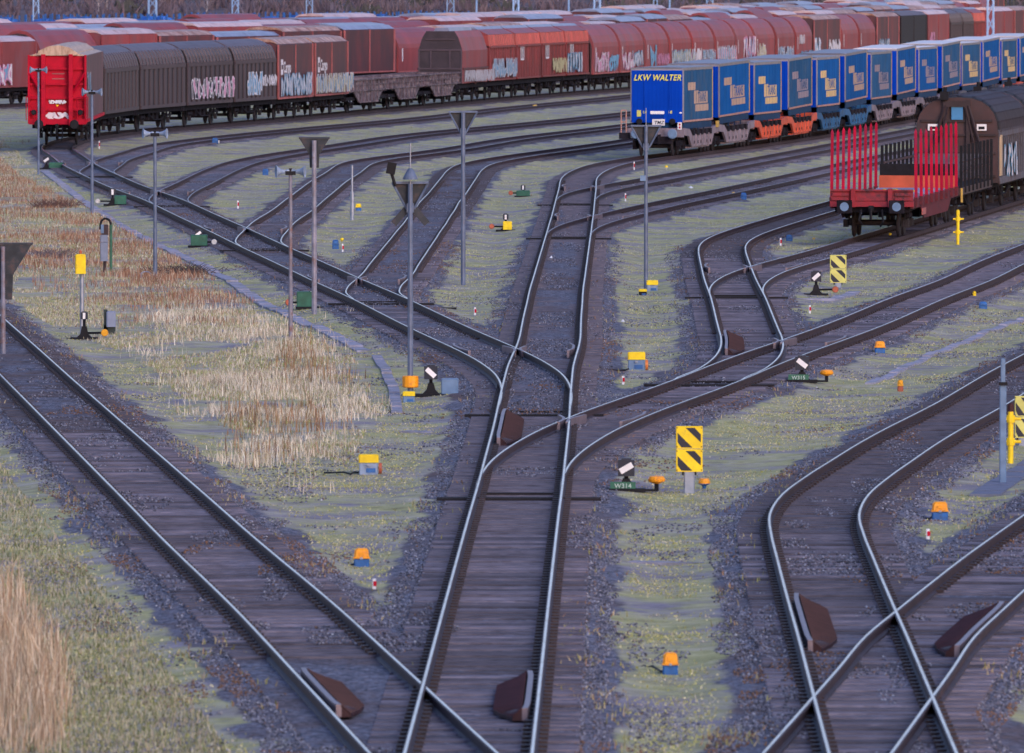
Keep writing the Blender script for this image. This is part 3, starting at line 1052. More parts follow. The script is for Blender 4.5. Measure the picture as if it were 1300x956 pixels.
def chassis(root, L, axles=2, sole=True):
    m = MB()
    for sx in (-1, 1):
        m.box((sx * 1.15, L / 2, 1.02), (.14, L - .5, .24))
    m.box((0, .22, 1.02), (2.5, .16, .32))
    m.box((0, L - .22, 1.02), (2.5, .16, .32))
    m.box((0, L / 2, .98), (.3, L - .7, .2))
    for y in ([L * .22, L * .78] if axles == 2 else [L * .14, L * .86]):
        for sx in (-1, 1):
            m.box((sx * 1.04, y, .72), (.10, 1.1, .12))
            m.box((sx * 1.04, y - .42, .8), (.08, .08, .4))
            m.box((sx * 1.04, y + .42, .8), (.08, .08, .4))
    for k in range(4):
        y = L * (.36 + .09 * k)
        m.box((RND.choice((-1, 1)) * .8, y, .72), (.5, .5, .32))
    # brace rods of the sole bars
    for sx in (-1, 1):
        m.tube((sx * 1.15, L * .3, .9), (sx * 1.15, L * .42, .55), .035, n=5)
        m.tube((sx * 1.15, L * .42, .55), (sx * 1.15, L * .58, .55), .035, n=5)
        m.tube((sx * 1.15, L * .58, .55), (sx * 1.15, L * .7, .9), .035, n=5)
    m.build('underframe', under_m, root)
    if axles == 2:
        wheelsets(root, (L * .22, L * .78))
    else:
        wheelsets(root, (L * .14 - .8, L * .14 + .8, L * .86 - .8, L * .86 + .8))


def scribble(root, x, y0, y1, z0, z1, seed, mats=GRAFS, dens=1., face='side', label=None):
    """spray-painted lettering: overlapping rounded strokes of thin paint, on the side (x = const) or the end (y = const)"""
    R = random.Random(seed)
    m = MB()
    nlet = max(2, int((y1 - y0) / (.55 * (z1 - z0)) * dens))
    lw = (y1 - y0) / nlet
    cols = R.sample(range(len(mats)), min(3, len(mats)))
    lay = 0

    def P(a, b):
        return (x + .004 + .0012 * lay, a, b) if face == 'side' else (a, x - .004 - .0012 * lay, b)
    for i in range(nlet):
        a0 = y0 + i * lw
        pts = []
        for k in range(R.randint(4, 7)):
            pts.append((a0 + R.random() * lw * 1.15, z0 + (z1 - z0) * R.random()))
        for ci, th in ((cols[0], .19), (cols[(i % max(1, len(cols) - 1)) + 1 if len(cols) > 1 else 0], .085)):
            th *= (z1 - z0) * .9
            lay += 1
            for (a, b), (c, d) in zip(pts[:-1], pts[1:]):
                dx, dz = c - a, d - b
                l = math.hypot(dx, dz) + 1e-6
                nx, nz = -dz / l * th, dx / l * th
                ex, ez = dx / l * th * .6, dz / l * th * .6
                q = [(a - ex + nx, b - ez + nz), (c + ex + nx, d + ez + nz), (c + ex * 1.6, d + ez * 1.6), (c + ex - nx, d + ez - nz), (a - ex - nx, b - ez - nz), (a - ex * 1.6, b - ez * 1.6)]
                q = [(min(max(u_, y0 - .1), y1 + .1), min(max(v_, z0), z1)) for u_, v_ in q]
                lay += 1
                m.add([P(*p) for p in q], [tuple(range(6)) if face == 'end' else tuple(range(6))], ci)
    o = m.build('graffiti', mats, root)
    if label:
        o['label'] = label
    return o


def arch(w, z0, z1, ztop, n=9, flat=0.):
    """outline: upright side to z1, elliptical arch to ztop"""
    h = w / 2
    pts = [(-h, z0)]
    for i in range(n + 1):
        a = PI - PI * i / n
        c, s = math.cos(a), math.sin(a)
        pts.append((h * math.copysign(abs(c)**.75, c), z1 + (ztop - z1) * abs(s)**.9))
    pts.append((h, z0))
    return pts


def dark_arched(L=12.):
    root = thing('covered_wagon', '', 'wagon')
    body = [(-1.42, 1.18), (-1.45, 3.2), (-1.42, 3.3), (-1.34, 3.62), (-1.20, 3.90), (-1.08, 4.0), (1.08, 4.0), (1.20, 3.90), (1.34, 3.62), (1.42, 3.3), (1.45, 3.2), (1.42, 1.18)]
    m = MB().prism(body, .22, L - .22)
    # side ribs and curved ribs of the upper hood
    m.build('body', brown_dk, root)
    m = MB()
    n = 10
    for i in range(n):
        y = .55 + (L - 1.1) * i / (n - 1)
        for sx in (-1, 1):
            m.box((sx * 1.455, y, 2.22), (.07, .66, 1.9))
    for i in range(14):
        y = .50 + (L - 1.0) * i / 13
        for sx in (-1, 1):
            arc = [(1.46, 3.30), (1.37, 3.64), (1.22, 3.93), (1.08, 4.03)]
            for (a, b), (c, d) in zip(arc[:-1], arc[1:]):
                m.add([(sx * a, y - .26, b), (sx * a, y + .26, b), (sx * c, y + .26, d), (sx * c, y - .26, d), (sx * (a + .05), y - .20, b + .06), (sx * (a + .05), y + .20, b + .06), (sx * (c + .05), y + .20, d + .06), (sx * (c + .05), y - .20, d + .06)],
                      [(4, 5, 6, 7), (0, 1, 5, 4), (1, 2, 6, 5), (2, 3, 7, 6), (3, 0, 4, 7)])
    for sx in (-1, 1):
        m.box((sx * 1.47, L / 2, 3.24), (.10, L - .44, .20))
        m.box((sx * 1.47, L / 2, 1.24), (.10, L - .44, .16))
    m.build('rib', rib_dk, root)
    MB().prism([(-1.12, 4.02), (-.8, 4.22), (-.4, 4.36), (0, 4.40), (.4, 4.36), (.8, 4.22), (1.12, 4.02), (1.0, 3.98), (-1.0, 3.98)], .15, L - .15).build('roof', roof_dk, root)
    chassis(root, L)
    buffers(root, .15, -1)
    return root


def brown_sliding(L=13., roofm=None, bodym=None, twin=True):
    root = thing('covered_wagon', '', 'wagon')
    bodym = bodym or brown_rd
    m = MB().prism([(-1.42, 1.15), (-1.45, 4.12), (-1.1, 4.30), (1.1, 4.30), (1.45, 4.12), (1.42, 1.15)], .25, L - .25)
    m.build('body', bodym, root)
    p = MB()
    for y in (.30, L / 2, L - .30):
        for sx in (-1, 1):
            p.box((sx * 1.45, y, 2.66), (.07, .12 if y == L / 2 else .30, 2.95))
    for sx in (-1, 1):
        p.box((sx * 1.45, L / 2, 1.2), (.08, L - .5, .10))
    p.build('door_posts', post_pk if bodym is brown_rd else bodym, root)
    r = MB().prism([(-1.42, 4.16), (-1.0, 4.42), (0, 4.52), (1.0, 4.42), (1.42, 4.16), (1.0, 4.28), (-1.0, 4.28)], .2, L / 2 - .06)
    r.prism([(-1.42, 4.16), (-1.0, 4.42), (0, 4.52), (1.0, 4.42), (1.42, 4.16), (1.0, 4.28), (-1.0, 4.28)], L / 2 + .06, L - .2)
    r.build('roof', roofm or roof_rust, root)
    chassis(root, L)
    buffers(root, .15, -1)
    return root


def pink_arched(L=12.):
    root = thing('covered_wagon', '', 'wagon')
    out = [(-1.44, 1.15), (-1.47, 2.95), (-1.42, 3.25), (-1.22, 3.72), (-.92, 4.1), (-.5, 4.36), (0, 4.44), (.5, 4.36), (.92, 4.1), (1.22, 3.72), (1.42, 3.25), (1.47, 2.95), (1.44, 1.15)]
    MB().prism(out, .38, L - .38).build('body', pink_m, root, smooth=False)
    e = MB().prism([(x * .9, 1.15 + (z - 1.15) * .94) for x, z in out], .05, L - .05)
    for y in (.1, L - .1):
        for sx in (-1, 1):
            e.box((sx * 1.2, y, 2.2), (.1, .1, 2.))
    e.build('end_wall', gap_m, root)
    s = MB()
    for sx in (-1, 1):
        s.box((sx * 1.46, L / 2, 1.2), (.06, L - .7, .09))
    s.build('side_rail', post_pk, root)
    MB().box((1.478, 1.25, 2.45), (.006, .24, .95)).build('data_panel', graf_w, root)
    chassis(root, L)
    buffers(root, .15, -1)
    return root


def corrugated(L=12.):
    root = thing('hopper_wagon', '', 'wagon')
    m = MB().prism([(-1.40, 1.25), (-1.40, 3.30), (1.40, 3.30), (1.40, 1.25)], .28, L - .28)
    n = 15
    for i in range(n):
        y = .36 + (L - .72) * i / (n - 1)
        for sx in (-1, 1):
            m.box((sx * 1.42, y, 2.28), (.06, .26, 2.0))
    for sx in (-1, 1):
        m.box((sx * 1.45, L / 2, 3.32), (.12, L - .5, .12))
        m.box((sx * 1.45, L / 2, 1.27), (.12, L - .5, .10))
    m.build('body', corr_rd, root)
    u_ = MB().prism([(-1.40, 3.38), (-1.30, 4.10), (1.30, 4.10), (1.40, 3.38)], .28, L - .28)
    for i in range(n):
        y = .36 + (L - .72) * i / (n - 1)
        for sx in (-1, 1):
            u_.tube((sx * 1.41, y, 3.40), (sx * 1.31, y, 4.08), .06, n=5)
    u_.build('upper_side', corr_or, root)
    MB().prism([(-1.34, 4.10), (-.62, 4.42), (.62, 4.42), (1.34, 4.10)], .25, L - .25).build('roof', pink_m, root)
    MB().prism([(-.62, 4.42), (-.4, 4.56), (.4, 4.56), (.62, 4.42)], .18, L - .18).build('roof_lid', roof_grey, root)
    chassis(root, L)
    buffers(root, .15, -1)
    return root


def dark_end_hopper(L=12.):
    root = thing('hopper_wagon', '', 'wagon')
    out = [(-1.42, 1.2), (-1.45, 3.2), (-1.18, 4.0), (-.92, 4.4), (.92, 4.4), (1.18, 4.0), (1.45, 3.2), (1.42, 1.2)]
    MB().prism(out, .3, L - .3).build('body', pink_m, root)
    e = MB().prism([(x * .99, z) for x, z in out], .22, .299)
    e.build('end_wall', hop_dk, root)
    e = MB()
    for z in (3.25, 2.1):
        e.box((0, .19, z), (2.86, .08, .09))
    for sx in (-1, 1):
        e.box((sx * .62, .19, 2.7), (.09, .08, 1.1))
        e.box((sx * 1.38, .19, 2.2), (.10, .10, 2.0))
    e.box((0, .16, 3.9), (1.9, .06, .06))
    e.build('end_frame', hop_fr, root)
    l_ = MB()
    for sx in (-1, 1):
        l_.box((sx * 1.46, L / 2, 2.1), (.10, L - .6, .12))
        l_.box((sx * 1.46, L / 2, 1.6), (.08, .14, 1.0))
    l_.build('side_ledge', brown_rd, root)
    MB().prism([(-.5, 4.4), (-.4, 4.6), (.4, 4.6), (.5, 4.4)], .9, L - .9).build('roof_lid', roof_grey, root)
    chassis(root, L)
    buffers(root, .15, -1)
    return root


def low_hopper(L=11.):
    root = thing('low_hopper_wagon', '', 'wagon')
    side = [(.3, 2.35), (L - .3, 2.35), (L - .3, 1.55), (L - 1.6, 1.5), (L - 3.0, .72), (3.0, .72), (1.6, 1.5), (.3, 1.55)]
    m = MB()
    for sx in (-1, 1):
        x0, x1 = sx * 1.38, sx * 1.30
        vs = [(x0, a, b) for a, b in side] + [(x1, a, b) for a, b in side]
        n = len(side)
        m.add(vs, [tuple(range(n)), tuple(reversed(range(n, 2 * n)))] + [(i, n + i, n + (i + 1) % n, (i + 1) % n) for i in range(n)])
        for i in range(12):
            y = .5 + (L - 1.) * i / 11
            lo = .75 if 3. < y < L - 3. else 1.55
            m.box((sx * 1.40, y, (lo + 2.3) / 2), (.08, .12, 2.3 - lo))
        m.box((sx * 1.42, L / 2, 1.58), (.10, L - .5, .10))
        m.box((sx * 1.42, L / 2, 1.98), (.08, L - .5, .06))
        m.box((sx * 1.42, L / 2, 2.36), (.14, L - .4, .10))
        m.box((sx * 1.42, L / 2, .74), (.10, L - 6, .08))
    for y in (.35, L - .35):
        m.box((0, y, 1.95), (2.6, .08, .85))
    m.box((0, L / 2, 1.5), (2.6, L - .8, .08))
    m.build('tub', low_m, root)
    chassis(root, L)
    buffers(root, .15, -1)
    return root


def red_box(L=12.5):
    root = thing('box_wagon', 'red box wagon with bright red framed end wall and tan roof, last of its train', 'wagon')
    b = MB().prism([(-1.42, 1.15), (-1.45, 4.30), (1.45, 4.30), (1.42, 1.15)], .16, L)
    b.build('body', mat('box_wagon_side', (.135, .060, .070), .5, 0, .25, 1., dirt=(.07, .05, .06), dirt_amt=.5, stretch=(1, 1, .3)), root)
    MB().box((1.46, L / 2, 1.22), (.08, L, .14)).build('sole_trim', red_p, root)
    e = MB().box((0, .10, 2.68), (2.90, .10, 3.2))
    for z in (3.68, 2.95, 2.3, 1.75):
        e.box((0, .02, z), (2.86, .10, .10))
    for sx in (-1, 1):
        e.box((sx * 1.40, -.02, 2.7), (.10, .16, 3.24))
        e.box((sx * .68, -.07, 2.68), (.20, .20, 3.36))
        e.tube((sx * 1.36, -.06, 3.45), (sx * .74, -.06, 2.5), .07, n=6)
        for dx in (1.0, 1.52):
            e.tube((sx * dx, -.22, 1.25), (sx * dx, -.22, 2.35), .022, n=5)
        e.tube((sx * 1.0, -.22, 2.35), (sx * 1.52, -.22, 2.35), .022, n=5)
    e.box((0, .0, 1.18), (2.8, .18, .26))
    e.build('end_wall', red_p, root)
    r = MB().prism([(-1.0, 4.30), (-.92, 4.52), (-.4, 4.74), (.1, 4.78), (.6, 4.68), (.95, 4.45), (1.0, 4.30)], -.03, L - .2)
    r.prism([(-1.46, 4.28), (-.98, 4.40), (-.98, 4.28)], .02, L)
    r.prism([(.98, 4.28), (.98, 4.40), (1.46, 4.28)], .02, L)
    r.build('roof', mat('box_wagon_roof', (.46, .33, .24), .5, 0, .2, 1.5, dirt=(.28, .16, .10), dirt_amt=.5, dirt_scale=2., stretch=(4, 1, 1)), root)
    for sx in (-1, 1):
        MB().lathe([(.13, .0), (.13, -.12), (.10, -.14)], (sx * 1.15, -.10, 1.62), 12, axis='Y').build('tail_lamp', black_m, root)
    buffers(root, -.05, -1, 1.06)
    h = MB()
    h.box((0, -.2, 1.0), (.14, .4, .16))
    h.path([(0, -.4, .98), (0, -.42, .7), (0, -.35, .5)], .05)
    h.path([(.25, -.1, .95), (.28, -.25, .5), (.2, -.1, .3)], .03)
    h.path([(-.3, -.1, .95), (-.3, -.22, .45)], .03)
    h.build('coupling', black_m, root)
    chassis(root, L)
    scribble(root, .045, -.55, .55, 1.30, 1.62, 5, [graf_w], 1.1, 'end')
    scribble(root, .045, -.42, .45, 2.02, 2.2, 8, [graf_w], 1.1, 'end')
    MB().plate([(-.09, 1.98), (.0, 1.88), (.09, 1.98)], .035, .008).build('warning_triangle', yellow_p, root)
    for z in (3.2, 3.44):
        MB().box((.05, .043, z), (.62, .012, .05)).build('worn_streak', post_pk, root)
    scribble(root, 1.452, .6, 2.6, 2.6, 3.5, 15, [graf_w, graf_b], 1.)
    return root


def place(root, key, ya, yb, L0):
    r = RT[key]
    xa, xb = r.X(ya), r.X(yb)
    root.location = (xa, ya, 0)
    root.rotation_euler = (0, 0, -math.atan2(xb - xa, yb - ya))
    root.scale = (1, math.hypot(xb - xa, yb - ya) / L0, 1)
    return root


def span(key, p0, p1):
    """wagon ends along the route, from the photo columns of its near side"""
    return RT[key].at_px(p0), RT[key].at_px(p1)


GTA = 'wagons of the long brown train across the yard'
# the red wagon at the tail
rw = red_box()
place(rw, 'L', 487.5, RT['L'].at_px(131.5), 12.5)
rw['group'] = GTA
rw.scale = (1.0, rw.scale[1], 1.05)
proto = {'dark': (dark_arched(), 12.), 'brown': (brown_sliding(), 13.), 'pink': (pink_arched(), 12.), 'corr': (corrugated(), 12.), 'hop': (dark_end_hopper(), 12.), 'low': (low_hopper(), 11.)}
proto['brownpale'] = (brown_sliding(13., roof_pale, pink_m), 13.)
proto['darkbox'] = (brown_sliding(13., roof_dk, brown_dk), 13.)
proto['browngrey'] = (brown_sliding(13., roof_grey, brown_rd), 13.)
used = set()
WAG = []


def wagon(kind, key, ya, yb, label, group):
    p, L0 = proto[kind]
    if kind in used:
        o = copy_tree(p)
        for ch in list(o.children):
            if ch.name.split('.')[0] in ('graffiti', 'lettering', 'emblem', 'stencil_marks'):
                bpy.data.objects.remove(ch)
    else:
        o = p
        used.add(kind)
    place(o, key, ya, yb, L0)
    o['label'] = label
    o['group'] = group
    return o


def tagside(o, kind, a, b, z0, z1, seed, mats=GRAFS, dens=1.):
    """graffiti on the near side, a..b as fractions of the wagon"""
    L0 = proto[kind][1]
    x = {'dark': 1.50, 'corr': 1.48, 'low': 1.45, 'hop': 1.46, 'pink': 1.475}.get(kind, 1.455)
    return scribble(o, x, a * L0, b * L0, z0, z1, seed, mats, dens)


TRAIN_A = [
    ('dark', 132, 176, 'dark ribbed covered wagon right behind the red box wagon, no graffiti'),
    ('dark', 177.5, 236, 'dark ribbed covered wagon with one pale vertical streak and no lettering'),
    ('dark', 237.5, 296, 'dark ribbed covered wagon with pink and white graffiti lettering'),
    ('dark', 297.5, 351, 'dark ribbed covered wagon with pale blue graffiti, next to brown wagons'),
    ('brown', 353, 398.5, 'red-brown sliding wall wagon marked Cargo, beside the dark ribbed wagons'),
    ('brown', 400, 443, 'red-brown sliding wall wagon marked Cargo, beside the low hopper wagons'),
    ('low', 443.5, 495.5, 'low open brown hopper wagon, the one beside the Cargo wagons'),
    ('low', 496.5, 541, 'low open brown hopper wagon between two others like it'),
    ('low', 542, 585.5, 'low open brown hopper wagon in front of the dark hopper end'),
    ('hop', 587, 620, 'hopper wagon with dark angled end wall and white graffiti on its side'),
    ('corr', 621.5, 655, 'red corrugated hopper wagon with blue graffiti, beside the dark ended hopper'),
    ('corr', 656, 687, 'red corrugated hopper wagon with white stencil bars and no graffiti'),
    ('corr', 688, 718, 'red corrugated hopper wagon with a cream graffiti block'),
    ('corr', 719, 748.5, 'red corrugated hopper wagon with white and blue outlined graffiti'),
    ('pink', 753, 786, 'faded red arched wagon next to the corrugated hoppers'),
    ('pink', 787, 818, 'faded red arched wagon with bright blue tag, left of the blue trailers'),
    ('pink', 819.5, 849, 'faded red arched wagon above the first blue trailer door'),
    ('pink', 850.5, 878, 'faded red arched wagon with cream and green graffiti'),
    ('pink', 879.5, 907, 'faded red arched wagon with one white rounded tag'),
    ('pink', 908.5, 933.5, 'faded red arched wagon above the second blue trailer'),
    ('pink', 935, 957.5, 'faded red arched wagon with large violet graffiti reaching up its side'),
    ('pink', 959, 984, 'faded red arched wagon above the third blue trailer'),
    ('pink', 985.5, 1009, 'faded red arched wagon second from the right end of its run'),
    ('pink', 1010.5, 1031.5, 'faded red arched wagon with a white patch, right end of its run'),
    ('brown', 1033, 1067.5, 'red-brown flat wagon with white graffiti between two groups of arched wagons'),
    ('pink', 1069, 1090, 'left one of a pair of arched wagons above the blue trailers'),
    ('pink', 1091, 1112, 'right one of a pair of arched wagons above the blue trailers'),
    ('brown', 1113, 1142, 'red-brown flat wagon left of a dark box wagon'),
    ('darkbox', 1143.5, 1177, 'dark box wagon amid red-brown wagons above the blue trailers'),
    ('brownpale', 1178, 1205, 'faded red wagon right of the dark box wagon'),
    ('dark', 1206.5, 1221.5, 'small dark ribbed wagon far right, left one of two'),
    ('dark', 1222.5, 1236, 'small dark ribbed wagon far right, right one of two'),
    ('corr', 1237, 1251, 'corrugated wagon just left of the near lattice mast'),
    ('brownpale', 1263, 1287, 'faded red wagon just right of the near lattice mast'),
    ('brown', 1288, 1311, 'red-brown wagon cut off by the right edge of the photo'),
]
GR_A = {2: [(.08, .93, 1.45, 2.55, (graf_w, graf_p, graf_k), 1.2)], 3: [(.30, .62, 1.45, 2.7, (graf_w, graf_b), 1.3), (.66, .95, 1.9, 2.5, (graf_w,), 1.)],
        4: [(.10, .85, 1.30, 2.55, (graf_b, graf_w), 1.3)], 5: [(.05, .95, 1.30, 2.4, (graf_b, graf_y, graf_w), 1.6)],
        9: [(.10, .88, 1.30, 2.0, (graf_w,), 2.)], 10: [(.1, .9, 1.4, 2.6, (graf_b, graf_w), 1.3)], 12: [(.45, .95, 1.45, 2.4, (graf_y,), 1.3)],
        13: [(.05, .6, 1.4, 2.7, (graf_w, graf_k, graf_b), 1.2)], 14: [(.08, .55, 1.3, 2.6, (graf_w, graf_p), 1.), (.6, .95, 1.3, 2.4, (graf_b,), .8)],
        15: [(.1, .5, 1.3, 2.5, (graf_w, graf_p), 1.), (.5, .9, 1.5, 2.6, (graf_b, graf_w), 1.)], 16: [(.2, .45, 1.4, 2.9, (graf_b,), 1.), (.5, .95, 1.5, 2.3, (graf_p,), 1.)],
        17: [(.1, .95, 1.5, 2.5, (graf_y, graf_w, graf_b), 1.4)], 18: [(.05, .35, 1.5, 2.5, (graf_w,), 1.), (.45, .95, 1.6, 2.4, (graf_b, graf_w), 1.)],
        19: [(.1, .9, 1.5, 2.6, (graf_p, graf_b, graf_w), 1.2)], 20: [(.4, 1., 1.6, 3.2, (graf_w, graf_b, graf_p), 1.2)], 21: [(.1, .5, 1.4, 2.6, (graf_y, graf_w), 1.)],
        22: [(.1, .8, 1.3, 2.3, (graf_b, graf_w), 1.)], 23: [(.2, .4, 2.4, 3.1, (graf_w,), 2.), (.3, .9, 1.3, 1.9, (graf_b,), 1.)],
        24: [(.02, .25, 1.3, 2.8, (graf_w, graf_b), 1.), (.55, .95, 1.3, 2.6, (graf_w,), 1.)], 27: [(.1, .5, 1.3, 2.4, (graf_w, graf_b), 1.)],
        28: [(.2, .5, 1.3, 2.0, (graf_b,), 1.)], 29: [(.1, .3, 1.4, 2.7, (graf_p,), 1.)]}
for i, (kind, p0, p1, label) in enumerate(TRAIN_A):
    ya, yb = span('L', p0, p1)
    o = wagon(kind, 'L', ya, yb, label, GTA)
    o.scale = (1, o.scale[1], {'low': .84, 'dark': 1.07}.get(kind, 1.05))
    WAG.append((kind, o))
for i, lst in GR_A.items():
    kind, o = WAG[i]
    for j, (a, b, z0, z1, ms, dn) in enumerate(lst):
        tagside(o, kind, a, b, z0, z1, 100 + i * 7 + j, list(ms), dn)
for i in (4, 5):
    o = WAG[i][1]
    font_mesh('lettering', 'Cargo', .85, graf_w, o, (1.462, 3.4, 2.85), (PI / 2, 0, PI / 2), bold=.02, squeeze=1.15)
    MB().box((1.458, 1.55, 2.9), (.008, .75, .85)).build('emblem', graf_w, o)
    MB().box((1.466, 1.55, 2.9), (.006, .5, .25)).build('emblem', brown_rd, o)
for i in (11, 12, 13):
    o = WAG[i][1]
    m = MB()
    for q in range(3):
        m.box((1.482, 2.0 + q * .7, 2.9), (.006, .28, .75))
    m.box((1.482, 2.7, 2.45), (.006, 1.7, .12))
    m.build('stencil_marks', graf_w, o)

# ------------------------------------------------------------------ rows of wagons behind, only roofs and upper sides show
ROWS = [
    ('B6', 606, 1010, ['brown', 'brownpale', 'pink', 'brownpale', 'brown', 'browngrey', 'brown', 'browngrey', 'pink', 'brownpale'], 'first'),
    ('B7', 655, 1090, ['pink', 'brownpale', 'pink', 'browngrey', 'pink', 'brownpale', 'brown', 'browngrey'], 'second'),
    ('B8', 696, 1140, ['browngrey', 'pink', 'brownpale', 'browngrey', 'brownpale', 'pink', 'browngrey', 'corr'], 'third'),
    ('B9', 722, 1230, ['brownpale', 'browngrey', 'brownpale', 'pink', 'brownpale', 'brown', 'pink', 'browngrey'], 'farthest'),
]
KNAME = {'brown': 'rusty-roofed red-brown wagon', 'brownpale': 'pale-roofed faded red wagon', 'pink': 'arched faded red wagon', 'browngrey': 'blue-grey roofed red-brown wagon', 'corr': 'grey-lidded corrugated wagon'}
for key, y0, y1, pat, word in ROWS:
    y, i = y0, 0
    r = RT[key]
    rr = random.Random(y0)
    while y < y1:
        k = pat[i % len(pat)] if rr.random() < .75 else rr.choice(pat)
        s = r.slope(y + 6)
        L = rr.uniform(11.5, 14.5) / math.sqrt(1 + s * s)
        xpx = px_of(r.X(y), y)[0]
        if -120 < xpx < 1420:
            lab = '%s in the %s row behind the long brown train' % (KNAME[k], word)
            o = wagon(k, key, y, y + L, lab, '%ss, %s row behind' % (KNAME[k], word))
            o.scale = (1, o.scale[1], rr.uniform(.95, 1.07))
            if key == 'B6' and y < 690:
                tagside(o, k, .05, .6, 1.3, 2.7, int(y), [graf_b, graf_w, graf_p], 1.2)
        y += L + .25
        i += 1
# ------------------------------------------------------------------ blue trailers on pocket wagons
blue_door = mat('trailer_door_blue', (.0, .050, .44), .6, 0, .08, 1., spec=.08)
blue_cur = mat('trailer_curtain_blue', (.004, .088, .31), .65, 0, .15, .6, dirt=(.02, .10, .25), dirt_amt=.35, dirt_scale=.5, spec=.06)
blue_fad = mat('trailer_curtain_faded', (.022, .095, .22), .65, 0, .15, .6, dirt=(.07, .11, .18), dirt_amt=.4, dirt_scale=.5, spec=.06)
blue_gap = mat('trailer_end_blue', (.001, .032, .25), .6, 0, .1, 1., spec=.08)
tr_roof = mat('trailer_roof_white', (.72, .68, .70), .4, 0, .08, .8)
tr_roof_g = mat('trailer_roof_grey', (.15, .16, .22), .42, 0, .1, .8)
tr_rail = mat('trailer_rail_aluminium', (.36, .35, .40), .35, .5, .15, 2.)
tr_pink = mat('trailer_strap_edge', (.46, .24, .20), .5, 0, .2, 2.)
tr_skirt = mat('trailer_skirt', (.014, .045, .11), .6, 0, .3, 3., spec=.1)
gold_m = mat('trailer_corner_yellow', (.55, .36, .08), .5, 0, .15, 4.)
logo_y = mat('logo_yellow', (.72, .50, .22), .5, 0, .12, 2.)
logo_f = mat('logo_faded', (.46, .31, .23), .5, 0, .15, 2.)
logo_g = mat('logo_greyed', (.27, .21, .26), .5, 0, .15, 2.)
pw_grey = mat('pocket_wagon_grey', (.22, .18, .22), .5, 0, .25, 2., dirt=(.08, .06, .07), dirt_amt=.4, dirt_scale=1.5)
pw_orange = mat('pocket_wagon_orange', (.62, .10, .045), .5, 0, .25, 2., dirt=(.20, .06, .05), dirt_amt=.4, dirt_scale=1.5)
pw_blue = mat('pocket_wagon_blue', (.015, .10, .24), .5, 0, .25, 2., dirt=(.03, .03, .05), dirt_amt=.4, dirt_scale=1.5)
pw_dark = mat('pocket_wagon_dark', (.09, .085, .11), .5, 0, .3, 2.)
led_y = mat('door_lettering_yellow', (.85, .80, .12), .4, 0, .03, 2.)
TL = 13.2


def trailer():
    root = thing('semi_trailer', '', 'trailer', group='blue trailers on the pocket wagons')
    MB().box((0, TL / 2, 2.86), (2.46, TL - .3, 2.50)).build('body', blue_gap, root)
    c = MB()
    for sx in (-1, 1):
        c.box((sx * 1.245, TL / 2, 2.82), (.03, TL - .7, 2.42))
        for k in range(1, 9):
            c.box((sx * 1.252, .35 + (TL - .7) * k / 9, 2.82), (.03, .05, 2.40))
    c.build('curtain', blue_cur, root)
    t = MB()
    for sx in (-1, 1):
        t.box((sx * 1.25, TL / 2, 1.62), (.05, TL - .2, .09))
    t.build('curtain_rail', tr_pink, root)
    t = MB()
    for sx in (-1, 1):
        t.box((sx * 1.24, TL / 2, 4.09), (.07, TL - .2, .13))
        t.box((sx * 1.235, .16, 2.85), (.08, .12, 2.5))
    t.box((0, .10, 4.08), (2.5, .10, .14))
    t.build('roof_frame', tr_rail, root)
    t = MB()
    for sx in (-1, 1):
        t.box((sx * 1.22, TL - .12, 2.85), (.10, .07, 2.5))
    t.build('corner_post', gold_m, root)
    MB().prism([(-1.25, 4.16), (-.9, 4.185), (.9, 4.185), (1.25, 4.16), (1.2, 4.12), (-1.2, 4.12)], .05, TL - .05).build('roof', tr_roof, root)
    d = MB().box((0, .05, 2.80), (2.42, .06, 2.46))
    for k in range(13):
        d.box((-1.08 + k * .18, .012, 2.82), (.05, .02, 2.3))
    for x in (-.62, -.58, .58, .62):
        d.tube((x, -.01, 1.6), (x, -.01, 3.95), .018, n=6)
    d.build('rear_door', blue_door, root)
    s = MB()
    for sx in (-1, 1):
        for k in range(4):
            s.box((sx * 1.2, 1.8 + k * 2.6, 1.32), (.05, .10, .5))
        s.box((sx * 1.22, TL / 2, 1.40), (.04, TL - .8, .30))
    s.box((0, TL / 2, 1.45), (1.1, TL - .4, .24))
    s.build('skirt', tr_skirt, root)
    for y in (2.2, 3.5, 4.8):
        w_ = MB()
        for sx in (-1, 1):
            w_.lathe([(.48, -.17), (.50, -.12), (.50, .12), (.48, .17), (.28, .18), (.26, .08), (.08, .08)], (sx * .98, y, .98), 16, axis='X')
        w_.tube((-.9, y, .98), (.9, y, .98), .07)
        w_.build('wheelset', black_m, root)
    return root


def trailer_logo(o, m, x=1.262, sc_=1., dark=None):
    """stepped block logo: small block up left, a lettered block, a bar below"""
    g = MB()
    y0, z0 = 2.1, 2.05
    s = sc_
    def blk(a, b, c, d):
        g.box((x, y0 + (a + c) / 2 * s * 1.7, z0 + (b + d) / 2 * s * .84), (.008, (c - a) * s * 1.7, (d - b) * s * .84))
    blk(0, 1.22, 1.9, 1.66)
    for a in (1.55, 2.15):
        blk(a, .44, a + .50, 1.18)
    blk(2.75, .44, 5.1, 1.10)
    blk(1.9, 0, 5.3, .38)
    g.build('logo', m, o)
    t = font_mesh('lettering', 'TRANS', .66 * s, dark or blue_cur, o, (x + .006, y0 + 3.6 * s * 1.7, z0 + .77 * s * .84), (PI / 2, 0, PI / 2), bold=.006, squeeze=1.75)
    return g


